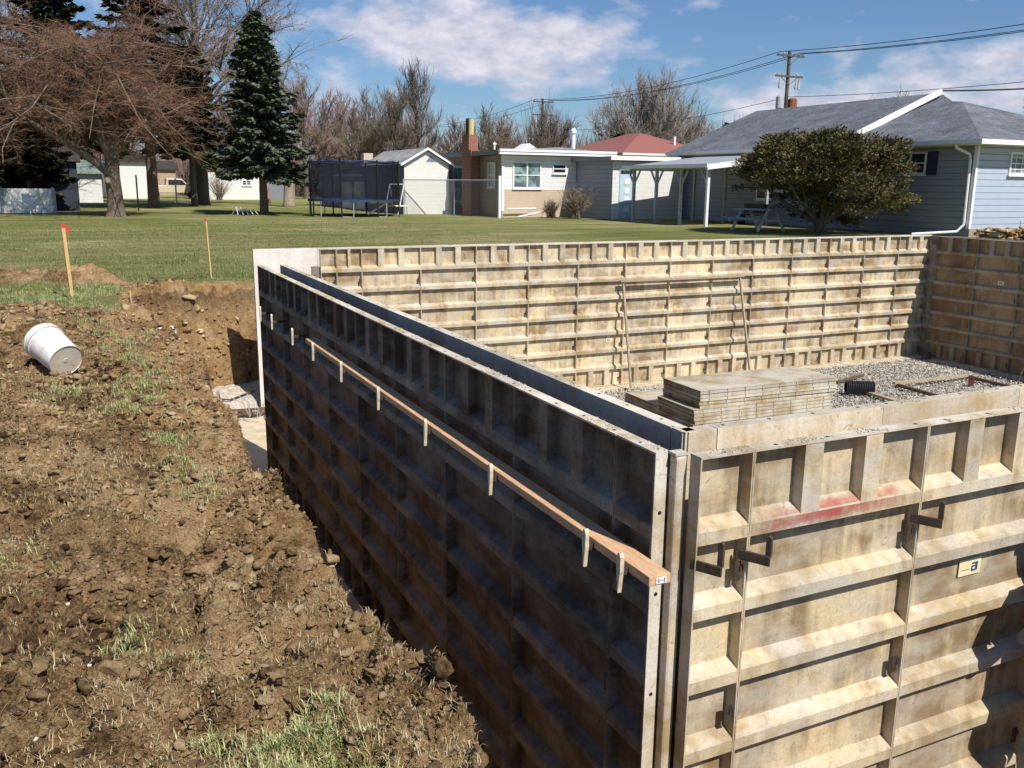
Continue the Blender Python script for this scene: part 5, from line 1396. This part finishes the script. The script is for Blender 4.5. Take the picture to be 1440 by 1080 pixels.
# posts, chair, ornaments
def post(x_, y_, z1, r_, mt, lab):
    t = thing('fence_post', lab, 'post', (x_, y_, LAWN), 0, 'lone posts on the lawn'); MB().tube([(0, 0, -.05), (0, 0, z1 - LAWN)], r_, 8).build('shaft', mt, t); MB().tube([(0, 0, z1 - LAWN), (0, 0, z1 - LAWN + .04)], [r_ * 1.3, r_ * .6], 8).build('cap', mt, t)
post(1.54, 47.9, 1.15, .04, M_BLACKP, 'thin dark metal post right of the reddish tree trunk')
post(4.6, 60.5, 1.0, .05, M_WHITEP, 'thin white post left of the beige truck')
post(5.9, 60.5, 1.2, .07, M_STAKE, 'tan wooden post just left of the beige truck')
t = thing('lawn_chair', 'white metal lawn chair standing before the low white fence', 'chair', (-3.05, 42.4, LAWN), R(30))
MB().box(-.25, .25, -.25, .25, .40, .43).build('seat', M_WHITEP, t); MB().bar((-.0, .26, .43), (0, .42, .9), .48, .03, (0, 1, 0)).build('backrest', M_WHITEP, t)
for a_ in (-1, 1):
    for b_ in (-1, 1): MB().tube([(a_ * .22, b_ * .22, .40), (a_ * .28, b_ * .3, 0)], .018, 6).build('leg', M_WHITEP, t)
    MB().tube([(a_ * .27, -.25, .40), (a_ * .27, -.25, .62), (a_ * .27, .3, .64)], .018, 6).build('armrest', M_WHITEP, t)
t = thing('lawn_cart', 'small overturned wire cart left of the blue spruce trunk', 'cart', (5.6, 40.2, LAWN), R(20))
for k in range(5): MB().tube([(-.5 + k * .25, -.25, .05), (-.45 + k * .22, 0, .38 - .03 * k), (-.5 + k * .25, .3, .05)], .015, 5).build('wire_hoop', M_WHITET, t)
MB().tube([(-.5, 0, .3), (.55, 0, .2)], .015, 5).build('handle', M_GREYT, t)
t = thing('patio_chair', 'reddish wooden chair near the pale tree trunk', 'chair', (9.9, 58.5, LAWN))
MB().box(-.3, .3, -.3, .3, .38, .44).build('seat', M_RED, t); MB().box(-.3, .3, .28, .33, .44, 1.1).build('backrest', plain('faded_red_wood', (.36, .16, .11), .8), t)
for a_ in (-1, 1):
    for b_ in (-1, 1): MB().box(a_ * .26 - .03, a_ * .26 + .03, b_ * .26 - .03, b_ * .26 + .03, 0, .38).build('leg', M_DARKWOOD, t)

# --- utility poles and wires
M_POLE = plain('creosote_pole', (.11, .085, .065), .9, .3, 6, stretch=(3, 3, .5))
def upole(x_, y_, z1, lab, full=True, s_=1.0):
    t = thing('utility_pole', lab, 'utility pole', (x_, y_, LAWN), 0, 'utility poles')
    H = z1 - LAWN
    MB().tube([(0, 0, -.1), (0, 0, H)], [.17 * s_, .12 * s_], 12).build('pole', M_POLE, t)
    for zz, w_ in ((H - .35, 2.5), (H - 1.75, 2.5)):
        if not full and zz > H - 1: zz = H - .3
        ar = MB().box(-w_ / 2, w_ / 2, -.20, -.10, zz - .06, zz + .06).build('crossarm', M_POLE, t)
        for k in (-1.1, -.65, .65, 1.1):
            MB().tube([(k, -.15, zz + .06), (k, -.15, zz + .14), (k, -.15, zz + .2)], [.02, .06, .035], 8).build('insulator', M_GREYT, ar)
        m = MB(); m.bar((-.75, -.14, zz - .06), (0, -.13, zz - .6), .03, .03); m.bar((.75, -.14, zz - .06), (0, -.13, zz - .6), .03, .03); m.build('brace', M_POLE, ar)
        if not full: return t
    for k in (-.95, .55, .8):
        MB().tube([(k, -.28, H - 2.6), (k, -.28, H - 2.45), (k, -.26, H - 1.9)], [.10, .10, .03], 8).build('fuse_cutout', M_GREYT, t)
    tr = MB().tube([(-.62, 0, H - 4.0), (-.62, 0, H - 3.93), (-.62, 0, H - 3.15), (-.62, 0, H - 3.07)], [.2, .25, .25, .15], 14).build('transformer', M_GREYT, t)
    tr = MB().tube([(.52, -.1, H - 4.25), (.52, -.1, H - 4.18), (.52, -.1, H - 3.3), (.52, -.1, H - 3.2)], [.28, .33, .33, .2], 14).build('transformer', plain('rusty_transformer', (.30, .10, .06), .7, .4, 5), t)
    return t
upole(45.4, 49.65, 10.35, 'tall wooden utility pole with crossarms and transformers behind the blue house')
upole(46.6, 90.0, 10.2, 'distant utility pole among bare trees at the centre', True)
def wire(a, b, sag, r_, lab):
    pts = []
    for k in range(17):
        f = k / 16; p = Vector(a).lerp(Vector(b), f); p.z -= sag * 4 * f * (1 - f); pts.append(p)
    m = MB(); m.tube(pts, r_, 4, False); tag(m.build('power_line', M_BLACKP, fix=False), lab, 'power line', 'overhead power lines')
WS = ((-1.1, 9.55, 'left crossarm end'), (.65, 9.95, 'right side of the top crossarm'), (1.1, 9.95, 'right end of the top crossarm'))
for dx, zz, nm in (( -1.1, 10.2, 'on the left end of the top crossarm'), (.65, 10.2, 'inside the right end of the top crossarm'), (1.1, 10.2, 'on the right end of the top crossarm')):
    wire((45.4 + dx, 49.5, zz), (45.9 + dx, 6.0, zz + .2), .9, .022, 'black wire %s running off to the right' % nm)
    wire((45.4 + dx, 49.5, zz), (46.6 + dx, 89.85, 10.05), .9, .022, 'black wire %s running to the distant pole' % nm)
wire((45.4, 49.5, 7.2), (45.9, 6, 7.4), .7, .018, 'thin lower cable running off to the right of the near pole')
wire((45.4, 49.5, 7.2), (46.6, 89.85, 6.9), .8, .018, 'thin lower cable running left toward the distant pole')
wire((29.0, 23.0, 4.6), (46.0, 20.0, 6.6), .35, .03, 'thick service cable dropping to the gable peak of the blue house')
for dx in (-1.1, 1.1): wire((46.6 + dx, 89.85, 10.05), (47.6 + dx, 135, 9.5), .9, .022, 'far wire beyond the distant pole, %s one' % ('left' if dx < 0 else 'right'))

# ------------------------------------------------------------------ worker just outside the right edge, casting the shadow on the front wall
def skin_chain(name, joints, edges, mat, parent, root=0):
    me = bpy.data.meshes.new(name); me.from_pydata([j[0] for j in joints], edges, [])
    o = link(name, me, parent)
    s_ = o.modifiers.new('skin', 'SKIN'); s_.use_smooth_shade = True
    for v_, j in zip(me.skin_vertices[0].data, joints): v_.radius = (j[1], j[1] if len(j) < 3 else j[2])
    me.skin_vertices[0].data[root].use_root = True
    ss = o.modifiers.new('sub', 'SUBSURF'); ss.levels = 2; ss.render_levels = 2
    me.materials.append(mat); return o
wx, wy, wz = 2.66, -.27, -2.06
t = thing('person', 'worker in a grey-blue shirt standing close to the front wall at the right edge', 'person', (wx, wy, wz))
# body: pelvis, spine, legs, arms as one surface
J = [((-.05, 0, .92), .17, .12), ((-.04, 0, 1.12), .14, .11), ((0, .02, 1.32), .17, .12), ((0, .03, 1.45), .08, .07), ((0, .04, 1.54), .055),      # 0-4
     ((-.10, 0, .86), .105), ((-.12, .03, .48), .072), ((-.12, -.02, .09), .048), ((-.13, .10, .04), .045),                             # 5-8
     ((.10, 0, .86), .105), ((.14, .05, .48), .072), ((.16, .0, .09), .048), ((.17, .12, .04), .045),                                 # 9-12
     ((-.17, .03, 1.40), .066), ((-.26, .05, 1.26), .050), ((-.33, .08, 1.08), .044), ((-.27, .16, 1.00), .036), ((-.20, .20, .98), .028),  # 13-17
     ((.17, .03, 1.40), .068), ((.28, .05, 1.14), .052), ((.22, .22, 1.02), .038), ((.10, .28, .98), .028)]
Ed = [(0, 1), (1, 2), (2, 3), (3, 4), (0, 5), (5, 6), (6, 7), (7, 8), (0, 9), (9, 10), (10, 11), (11, 12), (2, 13), (13, 14), (14, 15), (15, 16), (16, 17), (2, 18), (18, 19), (19, 20), (20, 21)]
skin_chain('body', J, Ed, M_SHIRT, t, 0)
skin_chain('trousers', [((0, 0, .93), .165, .13), ((-.10, 0, .84), .12), ((-.12, .03, .48), .088), ((-.12, -.02, .12), .07), ((.10, 0, .84), .12), ((.14, .05, .48), .088), ((.16, .0, .12), .07)], [(0, 1), (1, 2), (2, 3), (0, 4), (4, 5), (5, 6)], M_JEANS, t)
for s_, xx in ((-1, -.125), (1, .165)): skin_chain('boot', [((xx, -.03, .09), .06), ((xx, -.02, .045), .055), ((xx, .16, .04), .048)], [(0, 1), (1, 2)], M_BOOT, t)
hd = skin_chain('head', [((0, .04, 1.56), .055), ((0, .05, 1.63), .085, .085), ((0, .05, 1.71), .095, .09), ((0, .045, 1.77), .07, .07), ], [(0, 1), (1, 2), (2, 3)], M_SKIN, t)
skin_chain('hair', [((0, .03, 1.68), .09, .09), ((0, .03, 1.75), .098, .095), ((0, .03, 1.80), .06)], [(0, 1), (1, 2)], M_HAIR, t)
skin_chain('nose', [((0, .13, 1.69), .015), ((0, .15, 1.665), .016)], [(0, 1)], M_SKIN, hd)
for s_ in (-1, 1):
    skin_chain('ear', [((s_ * .092, .04, 1.70), .014), ((s_ * .096, .04, 1.67), .013)], [(0, 1)], M_SKIN, hd)
    skin_chain('eye', [((s_ * .035, .128, 1.705), .010), ((s_ * .035, .130, 1.705), .010)], [(0, 1)], M_BLACKP, hd)
for (bx_, sg) in ((-.20, 1), (.10, -1)):
    p0 = Vector((bx_, .20 if sg > 0 else .28, .98)); Jh = [(tuple(p0), .024), (tuple(p0 + Vector((sg * .07, .02, -.01))), .030, .016)]; Eh = [(0, 1)]
    hnd = skin_chain('hand', Jh, Eh, M_SKIN, t)
    for f_ in range(4):
        q0 = p0 + Vector((sg * .08, .02, .018 - f_ * .016)); Lf_ = (.038, .045, .042, .032)[f_]
        skin_chain('finger', [(tuple(q0), .0088), (tuple(q0 + Vector((sg * Lf_, .012, -.004))), .008), (tuple(q0 + Vector((sg * Lf_ * 1.5, .035, -.012))), .007)], [(0, 1), (1, 2)], M_SKIN, hnd)
    q0 = p0 + Vector((sg * .03, .01, .026)); skin_chain('thumb', [(tuple(q0), .010), (tuple(q0 + Vector((sg * .03, .012, .022))), .0092), (tuple(q0 + Vector((sg * .055, .02, .026))), .008)], [(0, 1), (1, 2)], M_SKIN, hnd)
# soil step he stands on, in the pit
m = MB(); m.prism([(1.8, -2.62), (2.3, -2.10), (3.2, -2.07), (4.0, -2.62)], 'y', -1.4, -.03); tag(m.build('soil_step', M_CLOD), 'heap of backfill soil in the pit against the front wall', 'soil heap')

# ------------------------------------------------------------------ light
sunv = Vector((.245, -1, 1.2)).normalized()           # toward the sun
elev = math.asin(sunv.z); az = math.atan2(sunv.x, sunv.y)
L = bpy.data.lights.new('sun', 'SUN'); L.energy = 5.0; L.angle = R(.5); L.color = (1, .955, .88)
lo = bpy.data.objects.new('sun', L); col.objects.link(lo); lo.rotation_euler = sunv.to_track_quat('Z', 'Y').to_euler()

w = bpy.data.worlds.new('World'); scene.world = w; w.use_nodes = True
nt = w.node_tree; nt.nodes.clear()
out = nt.nodes.new('ShaderNodeOutputWorld'); bg = nt.nodes.new('ShaderNodeBackground'); nt.links.new(bg.outputs[0], out.inputs[0])
sky = nt.nodes.new('ShaderNodeTexSky'); sky.sky_type = 'NISHITA'; sky.sun_disc = False
sky.sun_elevation = elev; sky.sun_rotation = az; sky.altitude = 200; sky.air_density = 1.0; sky.dust_density = .6; sky.ozone_density = 2.2
tc = nt.nodes.new('ShaderNodeTexCoord'); sp = nt.nodes.new('ShaderNodeSeparateXYZ'); nt.links.new(tc.outputs['Generated'], sp.inputs[0])
azn = mathn(nt, 'MULTIPLY', mathn(nt, 'ARCTAN2', sp.outputs['X'], sp.outputs['Y']), 57.2958)
eln = mathn(nt, 'MULTIPLY', mathn(nt, 'ARCSINE', sp.outputs['Z']), 57.2958)
cmb = nt.nodes.new('ShaderNodeCombineXYZ'); nt.links.new(mathn(nt, 'MULTIPLY', azn, .22), cmb.inputs[0]); nt.links.new(mathn(nt, 'MULTIPLY', eln, .42), cmb.inputs[1])
cn = noise(nt, cmb.outputs[0], 1.45, 6, .55, .1)
tot = None
for (a, e, ra, re, k) in ((20.5, 9.0, 5.4, 2.2, .46), (23.2, 7.4, 4.0, 1.5, .34), (28.4, 7.9, 4.6, 2.2, .36), (32.3, 8.6, 2.2, 1.2, .14), (47.5, 4.4, 8.5, 2.0, .42), (54.5, 6.4, 4.0, 1.6, .34), (40.5, 4.2, 2.4, 1.2, .36), (15.5, 5.2, 2.6, 1.2, .28), (10, 8.2, 4, 2.5, .14), (-2, 7, 7, 3.0, .18), (38.2, 9.9, 2.4, .7, .08),
                          (75, 20, 18, 9, .25), (-40, 25, 25, 10, .25), (120, 30, 30, 12, .25), (-110, 22, 25, 10, .2), (175, 35, 30, 12, .2), (20, 40, 25, 9, .2)):  # unseen clouds added to make the sky's fill light less blue
    dx = mathn(nt, 'DIVIDE', mathn(nt, 'SUBTRACT', azn, a), ra); dy = mathn(nt, 'DIVIDE', mathn(nt, 'SUBTRACT', eln, e), re)
    r2 = mathn(nt, 'ADD', mathn(nt, 'MULTIPLY', dx, dx), mathn(nt, 'MULTIPLY', dy, dy))
    g_ = mathn(nt, 'MULTIPLY', mathn(nt, 'EXPONENT', mathn(nt, 'MULTIPLY', r2, -.9)), k)
    tot = g_ if tot is None else mathn(nt, 'ADD', tot, g_)
cf = ramp(nt, mathn(nt, 'ADD', cn, tot), [(.62, W3(0)), (.96, W3(.95))])
sh = noise(nt, cmb.outputs[0], 2.3, 5, .6)
ccol = ramp(nt, sh, [(.35, (8.6, 8.7, 10.6)), (.65, (12.8, 12.4, 13.8))])
skyc = mix(nt, 1.0, sky.outputs[0], (.98, 1.24, 1.55), 'MULTIPLY')
final = mix(nt, cf, skyc, ccol)
nt.links.new(final, bg.inputs[0]); bg.inputs[1].default_value = .055

# ------------------------------------------------------------------ camera
cam = bpy.data.cameras.new('camera'); co = bpy.data.objects.new('camera', cam); col.objects.link(co); scene.camera = co
cam.sensor_fit = 'HORIZONTAL'; cam.sensor_width = 36; cam.lens = 36 * 1256.18 / 1440; cam.clip_start = .05; cam.clip_end = 3000
pitch, roll, yaw = .22084, .010292, -.448784
Mx = Matrix.Rotation(yaw, 3, 'Z') @ Matrix.Rotation(math.pi / 2 - pitch, 3, 'X') @ Matrix.Rotation(roll, 3, 'Z')
co.matrix_world = Matrix.Translation(CAM) @ Mx.to_4x4()
scene.view_settings.view_transform = 'Standard'; scene.view_settings.look = 'None'; scene.view_settings.gamma = 1
scene.view_settings.exposure = 0.22
scene.render.film_transparent = False
scene.cycles.max_bounces = 6; scene.cycles.transparent_max_bounces = 12
